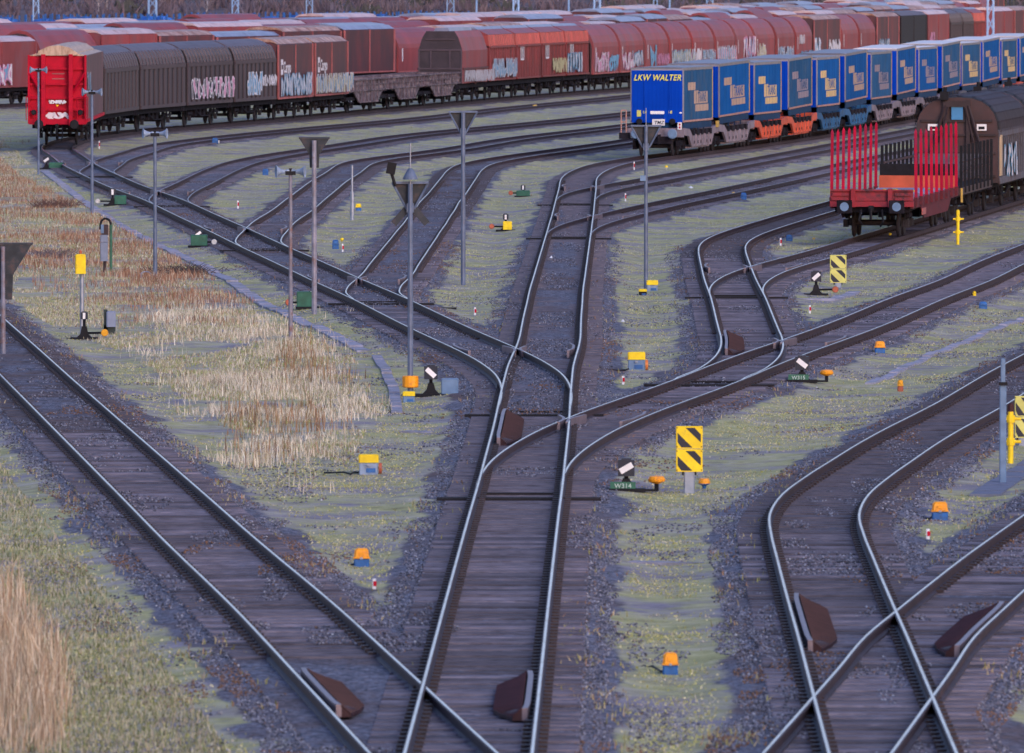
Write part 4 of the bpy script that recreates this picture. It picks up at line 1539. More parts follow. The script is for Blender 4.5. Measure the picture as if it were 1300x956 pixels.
def pocket_wagon(L, m):
    root = thing('pocket_wagon', '', 'wagon', group='pocket wagons under the blue trailers')
    f = MB()
    for sx in (-1, 1):
        x = sx * 1.34
        prof = [(0, 1.32), (0, .98), (1.9, .92), (3.1, .40), (L - 3.1, .40), (L - 1.9, .92), (L, .98), (L, 1.32), (L - 2.2, 1.25), (L - 3.2, .98), (3.2, .98), (2.2, 1.25)]
        n = len(prof)
        vs = [(x - .05, a, b) for a, b in prof] + [(x + .05, a, b) for a, b in prof]
        f.add(vs, [tuple(range(n)), tuple(reversed(range(n, 2 * n)))] + [(i, n + i, n + (i + 1) % n, (i + 1) % n) for i in range(n)])
        for k in range(7):
            f.box((sx * 1.41, 3.4 + (L - 6.8) * k / 6, .70), (.06, .08, .52))
        for k in range(5):
            f.box((sx * 1.37, 3.6 + (L - 7.2) * k / 4, 1.06), (.16, .6 + .4 * (k % 2), .26), mi=1)
            f.box((sx * 1.38, 3.3 + RND.uniform(0, .8) + (L - 7.4) * k / 4, .60), (.05, .22, .14), mi=1)
    f.box((0, .12, 1.1), (2.7, .24, .42))
    f.box((0, L - .12, 1.1), (2.7, .24, .42))
    f.box((0, 1.5, 1.08), (1.2, 2.8, .2))
    f.box((0, L - 1.5, 1.08), (1.2, 2.8, .2))
    f.box((0, L / 2, .36), (2.6, L - 6.4, .08))
    f.build('frame', [m, under_m], root)
    for y in (1.5, L - 1.5):
        b = MB()
        for sx in (-1, 1):
            b.box((sx * 1.02, y, .60), (.14, 2.6, .24))
            for d in (-.9, .9):
                b.box((sx * 1.04, y + d, .48), (.2, .34, .36))
        b.box((0, y, .62), (2.0, .5, .3))
        b.build('bogie', under_m, root)
    wheelsets(root, (.6, 2.4, L - 2.4, L - .6))
    return root


rN = RT['N']
TPX = [(867.5, 905), (913, 952), (957.5, 992), (1001, 1031), (1037, 1066), (1073, 1101), (1106, 1132), (1139, 1162.5), (1166.5, 1190), (1196.5, 1219), (1221.5, 1244.5), (1248, 1269), (1272, 1291), (1295, 1313)]
starts = [RT['N'].at_px(a, 1.25, 400, 690) for a, b in TPX]
ends = [RT['N'].at_px(b, 1.25, 400, 690) for a, b in TPX]
TLAB = ['nearest blue trailer with yellow door lettering, rear doors facing the camera', 'second blue trailer, orange toned logo, behind the nearest one', 'third blue trailer above the first orange pocket wagon', 'fourth blue trailer with a greyed logo', 'fifth blue trailer with a bright yellow logo', 'sixth blue trailer above the bright blue pocket wagon', 'seventh blue trailer with a very faint greyed logo', 'eighth blue trailer above the low grey pocket wagon', 'ninth blue trailer with bright pale roof', 'tenth blue trailer, faded logo', 'eleventh blue trailer with a bright yellow logo', 'twelfth blue trailer with a tilted faded logo', 'thirteenth blue trailer with yellow logo near the right edge', 'blue trailer at the right edge of the photo']
TLOGO = [logo_f, logo_f, logo_y, logo_g, logo_y, logo_f, logo_g, logo_f, logo_g, logo_g, logo_y, logo_f, logo_y, logo_f, logo_y, logo_f]
TFADE = [1, 0, 0, 1, 0, 0, 1, 0, 0, 1, 1, 0, 1, 0, 0, 1]
t0 = trailer()
for i, y in enumerate(starts):
    if i >= 14:
        break
    o = t0 if i == 0 else copy_tree(t0)
    ye = ends[i]
    x0, x1 = rN.X(y), rN.X(ye)
    o.location = (x0, y, .0 if i % 2 == 0 else .06)
    a = -math.atan2(x1 - x0, ye - y)
    o.scale = (1, math.hypot(x1 - x0, ye - y) / TL, 1)
    o.rotation_euler = (math.radians(.5 if i % 2 else -.1), 0, a)
    o['label'] = TLAB[i]
for i in range(14):
    o = bpy.data.objects['semi_trailer' + ('' if i == 0 else '.%03d' % i)]
    for ch in o.children:
        b = ch.name.split('.')[0]
        if b == 'curtain' and TFADE[i]:
            ch.data = ch.data if i == 0 and False else ch.data.copy()
            ch.data.materials[0] = blue_fad
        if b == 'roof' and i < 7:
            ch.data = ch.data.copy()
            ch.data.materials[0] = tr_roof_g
    trailer_logo(o, TLOGO[i], sc_=1., dark=blue_fad if TFADE[i] else blue_cur)
# marks on the first rear door
o = t0
font_mesh('lettering', 'LKW WALTER', .40, led_y, o, (.02, -.035, 3.68), (PI / 2, 0, 0), shear=.28, bold=.006, squeeze=.84)
q = MB()
q.box((-.86, -.004, 2.0), (.20, .02, .30))
q.box((-.58, -.004, 2.06), (.17, .02, .13))
q.box((.64, -.004, 2.06), (.17, .02, .13))
q.build('reflector_plate', yellow_pale, o)
q = MB()
q.box((.02, -.004, 2.04), (.66, .02, .14))
q.box((1.14, .0, 2.03), (.12, .02, .06))
q.build('white_plate', white_p, o)
MB().box((.08, -.02, 1.58), (.60, .03, .30)).build('number_plate', white_p, o)
font_mesh('lettering', 'TMZ', .22, black_m, o, (.10, -.04, 1.56), (PI / 2, 0, 0), shear=.2, bold=.004, squeeze=1.0)
MB().box((.02, -.01, 1.86), (.62, .03, .22)).build('door_flap', blue_gap, o)
for sx in (-1, 1):
    MB().lathe([(.15, 0), (.15, -.05), (.12, -.06)], (-.84 if sx < 0 else .74, .0, 1.62), 12, axis='Y').build('lamp', black_m, o)

PWL = 14.35
PW = [(pw_grey, 'grey pocket wagon under the nearest blue trailer'), (pw_grey, 'grey pocket wagon under the second blue trailer'),
      (pw_orange, 'orange pocket wagon under the third blue trailer'), (pw_orange, 'orange pocket wagon under the fourth blue trailer'),
      (pw_blue, 'bright blue pocket wagon under the fifth trailer'), (pw_blue, 'bright blue pocket wagon under the sixth trailer'),
      (pw_grey, 'grey pocket wagon under the seventh blue trailer'), (pw_grey, 'grey pocket wagon under the eighth blue trailer'),
      (pw_grey, 'grey pocket wagon under the ninth blue trailer'), (pw_dark, 'dark pocket wagon under the tenth blue trailer'),
      (pw_dark, 'dark pocket wagon under the eleventh blue trailer'), (pw_dark, 'dark pocket wagon under the twelfth blue trailer'),
      (pw_orange, 'orange pocket wagon under the thirteenth trailer near the right edge'), (pw_orange, 'orange pocket wagon under the trailer at the right edge')]
pw0 = None
for i, (m, lab) in enumerate(PW):
    if pw0 is None:
        pw0 = o = pocket_wagon(PWL, m)
    else:
        o = copy_tree(pw0)
        for ch in o.children:
            if ch.name.startswith('frame'):
                ch.data = ch.data.copy()
                ch.data.materials[0] = m
    y = starts[i] - .5 if i == 0 else (starts[i] + ends[i - 1]) / 2 + .05
    ye = (starts[i + 1] + ends[i]) / 2 if i < 13 else ends[i] + .5
    x0, x1 = rN.X(y), rN.X(ye)
    o.location = (x0, y, 0)
    o.rotation_euler = (0, 0, -math.atan2(x1 - x0, ye - y))
    o.scale = (1, math.hypot(x1 - x0, ye - y) / PWL, 1)
    o['label'] = lab
# fittings only the tail of the first wagon shows
buffers(pw0, -.05, -1, 1.05, blue_grey)
h = MB()
for x in (-1.62, -1.38):
    h.tube((x, -.1, .95), (x, -.1, 2.15), .03, n=6)
for z in (2.15, 1.6):
    h.tube((-1.62, -.1, z), (-1.38, -.1, z), .03, n=6)
h.build('handrail', tr_pink, pw0)
h = MB()
h.box((-1.45, -.05, .95), (.5, .5, .3))
h.box((0, -.05, .75), (1.6, .2, .35))
h.box((.2, -.2, .95), (.12, .4, .14))
h.path([(.2, -.4, .95), (.2, -.42, .55)], .05)
h.build('tail_gear', under_m, pw0)
h = MB()
h.box((1.18, -.12, 1.42), (.20, .03, .34))
h.build('tail_board', white_p, pw0)
h = MB()
for z in (1.49, 1.35):
    h.box((1.18, -.142, z), (.08, .012, .09))
h.build('tail_board_mark', red_p, pw0)
# yellow-edged corner between the first two trailers
h = MB().box((1.42, 13.6, 1.35), (.08, .9, .30))
h.build('corner_plate', gold_m, pw0)

# ------------------------------------------------------------------ wagons on the right: red stakes, dark stakes, old arched wagons
def stakes_red(L=17.):
    root = thing('stake_wagon', 'flat wagon with tall red stakes along both sides and empty deck', 'wagon')
    d = MB().box((0, L / 2, 1.22), (2.7, L - .2, .10))
    d.build('deck', deck_red, root)
    e = MB()
    e.box((0, .06, 1.42), (2.76, .12, .34))
    e.box((0, .0, 1.14), (2.8, .16, .18))
    for x in (-.62, .62):
        e.box((x, -.08, 1.35), (.14, .12, .62))
    for x in (-1.05, 1.05):
        e.box((x, -.02, 1.46), (.55, .06, .10))
        e.box((x, -.02, 1.30), (.55, .06, .08))
    e.box((0, -.03, 1.60), (2.76, .10, .06))
    e.build('end_board', deck_red, root)
    s_ = MB()
    for sx in (-1, 1):
        s_.box((sx * 1.34, L / 2, 1.12), (.10, L, .26))
        prof = [(2.6, 1.0), (L - 2.6, 1.0), (L - 4., .58), (4., .58)]
        x = sx * 1.37
        n = 4
        vs = [(x - .02, a, b) for a, b in prof] + [(x + .02, a, b) for a, b in prof]
        s_.add(vs, [(0, 1, 2, 3), (7, 6, 5, 4)] + [(i, n + i, n + (i + 1) % n, (i + 1) % n) for i in range(n)])
        for k in range(9):
            s_.box((sx * 1.42, .7 + k * (L - 1.6) / 8, 1.2), (.12, .34, .30))
    s_.build('side_sill', mat('side_sill_dark_red', (.13, .02, .03), .65, 0, .35, 2., dirt=(.04, .02, .025), dirt_amt=.5, dirt_scale=2., spec=.2), root)
    for sx in (-1, 1):
        for k in range(9):
            y = .7 + k * (L - 1.6) / 8
            m = MB()
            top = 3.50 + RND.uniform(-.04, .04)
            lean = sx * -.02
            m.add([(sx * 1.42 - .05, y - .045, 1.1), (sx * 1.42 + .05, y - .045, 1.1), (sx * 1.42 + .05, y + .045, 1.1), (sx * 1.42 - .05, y + .045, 1.1),
                   (sx * 1.42 + lean - .045, y - .04, top), (sx * 1.42 + lean + .045, y - .04, top), (sx * 1.42 + lean + .045, y + .04, top), (sx * 1.42 + lean - .045, y + .04, top),
                   (sx * 1.42 + lean, y, top + .12)],
                  [(0, 3, 2, 1), (0, 1, 5, 4), (1, 2, 6, 5), (2, 3, 7, 6), (3, 0, 4, 7), (4, 5, 8), (5, 6, 8), (6, 7, 8), (7, 4, 8)])
            m.build('stake', stake_red, root)
    p = MB().box((-.1, L * .62, 1.30), (2.0, L * .5, .07))
    for k in range(5):
        p.box((0, 2.2 + k * 3, 1.30), (2.4, .2, .08))
    p.build('deck_plate', deck_lil, root)
    q = MB()
    for k in range(7):
        q.box((-.9 + .3 * k, L * .60 + RND.uniform(-1.5, 1.5), 1.36), (.12, .25, .05), rz=RND.random())
    q.build('lashing_buckle', yellow_p, root)
    MB().box((0, L - .35, 1.50), (2.7, .10, .44)).build('bulkhead', deck_or, root)
    MB().box((0, L - .12, 1.75), (2.7, .08, .75)).build('end_rack', black_m, root)
    chassis(root, L, 4)
    for sx in (-1, 1):
        MB().tube((sx * .875, -.03, 1.06), (sx * .875, -.45, 1.06), .16).cbox((sx * .875, -.47, 1.06), (.52, .05, .44), .02).build('buffer', under_m, root)
        MB().tube((sx * .875, -.49, 1.06), (sx * .875, -.505, 1.06), .15, n=14).build('chalk_mark', blue_grey, root)
    h = MB()
    h.box((0, -.12, 1.0), (.16, .4, .18))
    h.path([(0, -.35, 1.0), (0, -.36, .62)], .05)
    h.path([(.35, -.1, .95), (.4, -.25, .55), (.3, -.1, .4)], .035)
    h.path([(-.35, -.1, .95), (-.4, -.25, .6), (-.3, -.1, .45)], .035)
    h.build('coupling', black_m, root)
    b = MB()
    b.box((1.42, 3.6, .82), (.03, 1.3, .22))
    b.build('data_plate', post_pk, root)
    return root


def stakes_dark(L=18.):
    root = thing('stake_wagon', 'dark flat wagon with short black stakes behind the red-staked one', 'wagon')
    MB().box((0, L / 2, 1.22), (2.7, L - .2, .12)).build('deck', under_m, root)
    g = MB()
    for sx in (-1, 1):
        g.box((sx * 1.34, L / 2, 1.12), (.10, L, .26))
    g.build('side_sill', old_br, root)
    for sx in (-1, 1):
        for k in range(9):
            y = .6 + k * (L - 1.2) / 8
            m = MB().box((sx * 1.40, y, 1.9), (.10, .12, 1.7))
            m.build('stake', black_m, root)
    w_ = MB()
    for k in range(3):
        w_.box((1.34, L / 2, 1.5 + .32 * k), (.03, L - 1.5, .07))
        w_.box((-1.34, L / 2, 1.5 + .32 * k), (.03, L - 1.5, .07))
    w_.build('side_bar', old_br, root)
    MB().box((0, L - .3, 1.75), (2.6, .10, .9)).build('bulkhead', old_rib, root)
    chassis(root, L, 4)
    buffers(root, -.03, -1, 1.06)
    y_ = MB()
    y_.box((1.45, .2, 1.0), (.06, .25, .5))
    y_.build('corner_mark', gold_m, root)
    return root


old_dk = mat('old_wagon_recess_shade', (.020, .014, .018), .6, 0, .3, 2.)  # body colour darkened to carry the shade in the gaps between ribs
old_fr = mat('old_wagon_frame', (.030, .016, .020), .55, 0, .3, 2.)


def old_arched(L=13.5):
    root = thing('covered_wagon', '', 'wagon')
    out = arch(3.05, 1.1, 2.95, 4.25, 12)
    MB().prism(out, .12, L - .2).build('body', old_dk, root)
    rb = MB()
    n = 16
    arc = arch(3.09, 2.95, 2.95, 4.28, 12)[1:-1]
    for i in range(22):
        y = .35 + (L - .8) * i / 21
        for (a, b), (c, d) in zip(arc[:-1], arc[1:]):
            q = [(a, y - .2, b - .03), (a, y + .2, b - .03), (c, y + .2, d - .03), (c, y - .2, d - .03), (a * 1.025, y - .14, b + .04), (a * 1.025, y + .14, b + .04), (c * 1.025, y + .14, d + .04), (c * 1.025, y - .14, d + .04)]
            rb.add(q, [(4, 5, 6, 7), (0, 1, 5, 4), (2, 3, 7, 6)])
    rb.build('roof_rib', mat('old_roof_rib', (.075, .058, .078), .6, 0, .3, 1.5, dirt=(.05, .03, .03), dirt_amt=.5, spec=.2), root)
    sd = MB()
    for sx in (-1, 1):
        for i in range(n):
            y = .35 + (L - .8) * i / (n - 1)
            sd.box((sx * 1.53, y, 2.05), (.035, .24, 1.75))
        for z in (2.92, 1.18):
            sd.box((sx * 1.54, L / 2, z), (.06, L - .4, .26))
    sd.build('side_rib', old_rib, root)
    MB().box((1.565, .80, 2.1), (.03, .9, 1.5)).build('side_panel', beige_m, root)
    e = MB()
    inner_ = [(x * .99, 1.1 + (z - 1.1) * .995) for x, z in out]
    e.prism(inner_, .06, .118)
    e.build('end_wall', old_br, root)
    e = MB()
    for z in (3.38, 2.86, 2.2, 1.35):
        wz = 2.95 if z < 2.95 else 2.95 * (1 - ((z - 2.95) / 1.4)**2)
        e.box((0, .02, z), (wz * .98, .08, .09))
    for sx in (-1, 1):
        e.box((sx * .42, -.02, 2.6), (.14, .12, 3.1))
        e.tube((sx * .42, -.06, 3.95), (sx * .95, -.06, 2.2), .06, n=6)
        e.tube((sx * .30, -.06, 3.95), (sx * .62, -.06, 2.6), .045, n=6)
    e.box((0, -.02, 4.0), (1.0, .16, .22))
    e.build('end_frame', old_fr, root)
    MB().box((.02, -.03, 3.70), (.42, .06, .56)).build('blue_panel', mat('end_panel_blue', (.06, .24, .48), .5, 0, .15, 3.), root)
    for x in (-.88, .92):
        MB().box((x, -.01, 3.14), (.36, .06, .24)).build('sign_plate', white_p, root)
        MB().box((x, -.045, 3.12), (.22, .01, .10)).build('sign_mark', black_m, root)
    t = MB().path([(-.5, -.1, 4.1), (-.42, -.12, 4.5), (-.42, -.12, 4.62)], .07)
    t.box((-.45, -.12, 4.3), (.3, .2, .3))
    t.build('end_lamp_bracket', black_m, root)
    chassis(root, L)
    buffers(root, .0, -1)
    return root


rP = RT['Pb']
YS = 329.
sr = stakes_red()
place(sr, 'Pb', YS, YS + 17.2, 17.)
sdk = stakes_dark()
place(sdk, 'Pb', YS + 18.0, YS + 31.6, 18.)
YO = YS + 32.6
oa = old_arched()
oa['label'] = 'old brown wagon with arched ribbed roof, end wall facing the camera'
place(oa, 'Pb', YO, YO + 13.5, 13.5)
scribble(oa, 1.56, 2.2, 7.5, 1.25, 2.5, 77, [graf_w, graf_b], .8)
for i, lab in enumerate(['arched ribbed wagon coupled behind the old brown one', 'arched ribbed wagon leaving the photo at the right edge']):
    o = copy_tree(oa)
    for ch in list(o.children):
        if ch.name.split('.')[0] == 'graffiti':
            bpy.data.objects.remove(ch)
    place(o, 'Pb', YO + 14.4 * (i + 1), YO + 14.4 * (i + 1) + 13.5, 13.5)
    o['label'] = lab
# ------------------------------------------------------------------ poles, lamps, loudspeakers
def gz(px, py):
    p = at(px, py, -.28)
    z = float(ground_z(np.array([p.x]), np.array([p.y]))[0])
    return Vector((p.x, p.y, z))


def horn(root, c, sx, tilt=0.):
    m = MB()
    m.lathe([(.05, 0), (.07, .08), (.10, .22), (.17, .36), (.24, .42), (.24, .44), (.17, .40)] if sx > 0 else [(.05, 0), (.07, -.08), (.10, -.22), (.17, -.36), (.24, -.42), (.24, -.44), (.17, -.40)], (0, 0, 0), 14, axis='X')
    m.tube((-.12 * sx, 0, 0), (.02 * sx, 0, 0), .085, n=10)
    o = m.build('horn', horn_m, root, loc=c, smooth=False)
    o.rotation_euler = (0, 0, tilt)
    o.scale = (.62, .62, .66)
    return o


def speaker_pole(px, py, ptop, label, m=pole_grey, r=.065, dark=True):
    p = gz(px, py)
    top = (py - ptop) / ppm(p.y)
    root = thing('loudspeaker_pole', label, 'loudspeaker pole', p, 0, 'loudspeaker poles along the ladder track')
    MB().tube((0, 0, -.2), (0, 0, top * .35), r * .95, n=10).tube((0, 0, top * .35), (0, 0, top), r * .8, n=10).build('pole', m, root)
    b = MB().box((0, 0, top + .02), (.26, .12, .10)).tube((0, 0, top + .02), (0, 0, top + .14), .04)
    b.build('bracket', black_m if dark else horn_m, root)
    horn(root, (-.10, 0, top + .06), -1, .25)
    horn(root, (.10, 0, top + .06), 1, -.2)
    return root


speaker_pole(49, 222, 91, 'leftmost loudspeaker pole, in front of the red box wagon', r=.055)
speaker_pole(117, 271, 118, 'loudspeaker pole just right of the red box wagon')
speaker_pole(197, 351, 169, 'blue-grey loudspeaker pole standing in the weeds at left')
speaker_pole(369, 433, 219, 'rusty loudspeaker pole beside the concrete path', pole_rust, .06)

HOOD = 'yard lamp masts with hopper-shaped hoods'


def yard_lamp(px, py, ptop, label, kind, m=pole_grey, wpx=36, r=.085, z_extra=0):
    p = gz(px, py)
    sc_ = ppm(p.y)
    H_ = (py - ptop) / sc_
    w2 = wpx / sc_ / 2
    root = thing('yard_lamp', label, 'lamp mast', p, 0, HOOD)
    MB().tube((0, 0, -.2), (0, 0, H_ * .5), r * .85, n=10).tube((0, 0, H_ * .5), (0, 0, H_ - .05), r * .75, n=10).build('pole', m, root)
    hh = w2 * 1.45
    h = MB()
    y0, y1 = .10, .42

    def frustum(a, z1, b, z0, ya, yb, mb, k=.72):
        vs = [(-b, ya + .04, z0), (b, ya + .04, z0), (b, yb * .8, z0), (-b, yb * .8, z0), (-a, ya, z1), (a, ya, z1), (a, yb, z1), (-a, yb, z1)]
        mb.add(vs, [(0, 3, 2, 1), (4, 5, 6, 7), (0, 1, 5, 4), (1, 2, 6, 5), (2, 3, 7, 6), (3, 0, 4, 7)])
    if kind == 'back':
        frustum(w2, H_, w2 * .36, H_ - hh * .72, y0, y1, h)
        frustum(w2 * .34, H_ - hh * .722, w2 * .30, H_ - hh * 1.35, y0, y1 * .8, h)
        h.box((0, (y0 + y1) / 2, H_ + .012), (w2 * 2.06, .36, .05))
        h.build('hood', hood_m, root)
    else:
        frustum(w2 * .98, H_ - .05, w2 * .26, H_ - hh * .98, y0 - .01, y1, h)
        h.build('hood', hood_m, root)
        v = MB()
        for sx in (-1, 1):
            v.tube((sx * w2, .07, H_ - .02), (sx * w2 * .2, .07, H_ - hh * 1.05), .028, n=6)
        v.box((0, .06, H_ - .02), (w2 * 2.04, .10, .05))
        v.box((0, .05, H_ - hh * 1.0), (.16, .14, .20))
        v.build('frame', m if kind != 'thin' else pole_grey, root)
    return root, H_, w2


yard_lamp(399, 398, 175, 'lamp mast with dark solid hood beside the green lever box', 'back', pole_rust, 38)
yard_lamp(588, 361, 140, 'lamp mast with open V framed hood in the middle of the yard', 'front', pole_grey, 36)
L3, h3, w3 = yard_lamp(521, 500, 226, 'tall lamp mast with horn and crossed lower panels, at the yellow collar', 'front', pole_grey, 46, .075)
for sx in (-1, 1):
    m = MB().box((0, 0, 0), (.15, .05, .46))
    o = m.build('lower_panel', hood_m, L3, loc=(sx * .22, .12, h3 - w3 * 1.9))
    o.rotation_euler = (0, sx * -.72, 0)
MB().lathe([(.17, 0), (.16, .05), (.09, .18), (.04, .25)], (0, .0, h3 + .05), 14).build('horn', pole_grey, L3)
MB().tube((0, -.02, h3 - .9), (0, -.02, h3 + .85), .014, n=5).build('aerial', galv, L3)
m = MB().box((-.42, 0, h3 + .30), (.20, .16, .26), ry=.2)
m.tube((-.42, 0, h3 + .2), (-.33, 0, h3 - .1), .035)
m.build('camera_box', black_m, L3)
# yellow collar at its foot
c = MB()
c.lathe([(.16, .22), (.18, .24), (.18, .46), (.16, .48)], (0, 0, 0), 14)
c.build('collar', orange_p, L3)
L4, h4, w4 = yard_lamp(820, 366, 155, 'lamp mast with dark hood in front of the nearest blue trailer', 'front', pole_grey, 38, .07)
MB().box((-.09, -.05, h4 - 1.55), (.16, .14, .16)).build('switch_box', blue_grey, L4)
MB().tube((0, -.03, h4 - .9), (0, -.03, h4 + .5), .012, n=5).build('aerial', galv, L4)
yard_lamp(4, 455, 316, 'lamp mast with dark hood cut off by the left edge', 'back', pole_rust, 72, .07)

p = gz(447, 279)
t = thing('marker_post', 'slim white post standing alone between two sidings', 'post', p)
MB().tube((0, 0, -.1), (0, 0, 1.05), .075, n=8).tube((0, 0, 1.05), (0, 0, 1.98), .04, n=8).build('shaft', galv, t)
MB().lathe([(.045, 1.98), (.045, 2.02), (.0, 2.05)], (0, 0, 0), 8).build('cap', galv, t)
p = gz(1273, 613)
t = thing('marker_post', 'blue-grey steel post beside the yellow pipe at right', 'post', p)
MB().cbox((0, 0, .9), (.125, .08, 1.9), .015).cbox((0, 0, 1.95), (.085, .06, .75), .012).build('shaft', blue_grey, t)
MB().box((0, -.06, 1.86), (.16, .03, .06)).build('clamp', black_m, t)


def yellow_pipe(px, py, hpx, label, top=None):
    p = gz(px, py)
    s = ppm(p.y)
    h = hpx / s
    r = .055
    t = thing('standpipe', label, 'standpipe', p, 0, 'yellow standpipes')
    MB().tube((0, 0, -.1), (0, 0, h), r, n=10).build('pipe', yellow_p, t)
    f = MB()
    for k in (.42, .86):
        f.tube((-.16, 0, h * k), (.20, 0, h * k), .03, n=8)
        f.lathe([(r * 1.5, h * k - .07), (r * 1.5, h * k + .07)], (0, 0, 0), 10)
    f.build('valve', yellow_p, t)
    MB().lathe([(r * 1.1, h), (r * 1.1, h + .14), (r * .5, h + .17)], (0, 0, 0), 10).build('cap', ramp_m if top else yellow_p, t)


yellow_pipe(1216, 309, 38, 'small yellow standpipe beside the red-staked wagon')
yellow_pipe(1283, 587, 66, 'yellow standpipe with rusty top beside the blue-grey post', True)


# ------------------------------------------------------------------ striped boards
def striped(px, pbot, ptop, wpx, pbase, label, flip=False, ym=yellow_p):
    p = gz(px, pbase)
    s = ppm(p.y)
    w = wpx / s
    zb, zt = (pbase - pbot) / s, (pbase - ptop) / s
    t = thing('striped_board', label, 'warning board', p, 0, 'black and yellow striped boards')
    MB().cbox((0, .06, zb * .45), (.20, .14, zb * .9 + .2), .02).build('post', galv, t)
    MB().box((0, .05, zb * .95), (.26, .06, .08)).build('clamp', black_m, t)
    bh = (zt - zb) / 2
    for k in range(2):
        z0 = zb + k * bh + .006
        h = bh - .012
        MB().cbox((0, 0, z0 + h / 2), (w, .04, h), .012).build('board', ym, t)
        m = MB()
        a, b = w / 2 * .84, h * .90
        zb_ = z0 + h * .05
        # two black bars running down to the right
        for poly in ([(-1.04, .72), (-1.04, .26), (-.70, .0), (.28, .0)], [(-.34, .97), (.48, .97), (1.03, .64), (1.03, .25)]):
            q = [(x * a * (-1 if flip else 1), -.0235, zb_ + y_ * b) for x, y_ in poly]
            m.add(q, [(0, 1, 2, 3)])
        m.build('stripe', mat('stripe_black', (.012, .016, .035), .45, 0, .1, 4.), t)
        sc2 = MB()
        for sx in (-1, 1):
            for zz in (.08, .92):
                sc2.tube((sx * w * .46, -.02, z0 + h * zz), (sx * w * .46, -.028, z0 + h * zz), .012, n=6)
        sc2.build('bolt', rust_side, t)


striped(875, 597, 538, 34, 624, 'big bright yellow and black striped board near the middle switch')
striped(1064, 357, 321, 21, 363, 'faded striped board beside the lantern, below the stake wagon', ym=yellow_pale)
striped(1299, 556, 502, 22, 566, 'striped board cut by the right edge, beside the yellow standpipe', ym=yellow_pale)


# ------------------------------------------------------------------ point levers with lanterns
LANT = 'point levers with black and white lanterns'


plate_txt = mat('plate_lettering', (.42, .55, .50), .6, 0, .1, 5.)


def lantern(px, py, zc_px, wpx, bar, label, box=None, ball=None, rod=None, tag_=None, base=True):
    """bar: angle of the white bar in degrees; box: (colour, dx, w, h); ball: (colour, dx)"""
    p = gz(px, py)
    s = ppm(p.y)
    w = wpx / s
    zc = (py - zc_px) / s
    t = thing('point_lever', label, 'point lever', p, 0, LANT)
    m = MB().box((0, .0, zc), (w, w * .9, w * 1.0))
    m.box((0, 0, zc + w * .54), (w * .6, w * .6, .03))
    m.build('lantern', mat('lantern_black', (.010, .016, .035), .4, 0, .2, 5.), t)
    a = math.radians(bar)
    b = MB().box((0, 0, 0), (w * .86, .02, w * .36))
    o = b.build('white_bar', white_p, t, loc=(0, -w * .45 - .012, zc))
    o.rotation_euler = (0, -a, 0)
    d = MB().tube((0, 0, 0), (0, 0, zc - w * .4), .04, n=6)
    d.prism([(-.26, -.02), (.26, -.02), (.10, .14), (.06, zc * .55), (-.06, zc * .55), (-.10, .14)], -.10, .10)
    d.box((0, 0, .02), (.7, .3, .07))
    d.build('stand', black_m, t)
    if box:
        bm, dx, bw, bh = box
        MB().cbox((dx, .05, bh / 2 + .05), (bw, .4, bh), .02).build('lever_box', bm, t)
        MB().box((dx, .05, .02), (bw * 1.1, .5, .06)).build('box_foot', black_m, t)
    if ball:
        bm, dx = ball
        k = 1 if dx > 0 else -1
        if bm is orange_w:
            MB().tube((dx, 0, 0), (dx, 0, .16), .04, n=6).box((dx / 2, 0, .02), (abs(dx), .16, .04)).build('lever', black_m, t)
            MB().lathe([(.06, .14), (.15, .18), (.16, .22), (.13, .27), (.0, .29)], (dx, 0, 0), 14).build('counterweight', orange_p, t)
            bm = None
    if ball and bm is not None:
        MB().tube((0, -.05, .16), (dx, -.05, .17), .03, n=6).build('lever', black_m, t)
        MB().lathe([(.03, -.05), (.08, -.05), (.095, -.02), (.095, .02), (.08, .05), (.03, .05)], (dx, -.07, .17), 14, axis='Y').build('counterweight', bm, t)
    if rod:
        x1 = rod
        r = MB()
        for dy in (-.16, .16):
            r.box((x1 / 2, dy, .0), (abs(x1), .06, .05))
        r.build('switch_rod', black_m, t)
    if tag_:
        txt, dx = tag_
        MB().box((dx, -.1, .10), (.46, .03, .15)).build('number_plate', green_p, t)
        font_mesh('lettering', txt, .115, plate_txt, t, (dx, -.120, .10), (PI / 2, 0, 0), bold=.002)
    return t


white_w = mat('counterweight_white', (.6, .58, .56), .5, 0, .2, 6.)
orange_w = mat('counterweight_orange', (.75, .22, .05), .5, 0, .15, 6.)
yell_w = mat('counterweight_amber', (.80, .36, .01), .5, 0, .12, 6.)
rust_w = mat('counterweight_rust', (.40, .10, .05), .5, 0, .2, 6.)
lantern(59, 216, 204, 8.5, 35, 'point lantern with green lever box near the leftmost loudspeaker pole', (green_p, .42, .62, .26), (white_w, .62), 2.0)
lantern(143, 261, 244, 8, 90, 'point lantern with green box and white weight in the weeds, second from left', (green_p, .30, .45, .34), (white_w, -.58), 3.0)
lantern(252, 314, 297, 9, 35, 'point lantern with green box and black and white weight beside the concrete path', (green_p, .02, .55, .36), (white_w, .52), 2.6)
lantern(395, 392, 372, 5, 90, 'narrow white lantern behind a large green box at the dark-hooded mast', (green_p, -.12, .55, .42), (rust_w, -.62), 4.0)
lantern(547, 500, 470, 17, -42, 'lantern with tilted white bar beside a blue-grey box and yellow-collared mast', (blue_grey, .42, .38, .34), None, 2.0)
lantern(664, 249, 237, 6, 90, 'small upright lantern on a green base between the middle sidings', (green_p, .0, .55, .22), (rust_w, -.5), 1.6)
lantern(642, 292, 274, 7, 90, 'small lantern with yellow-topped box behind it, mid yard', (yellow_p, .06, .32, .30), (rust_w, -.5), 2.4)
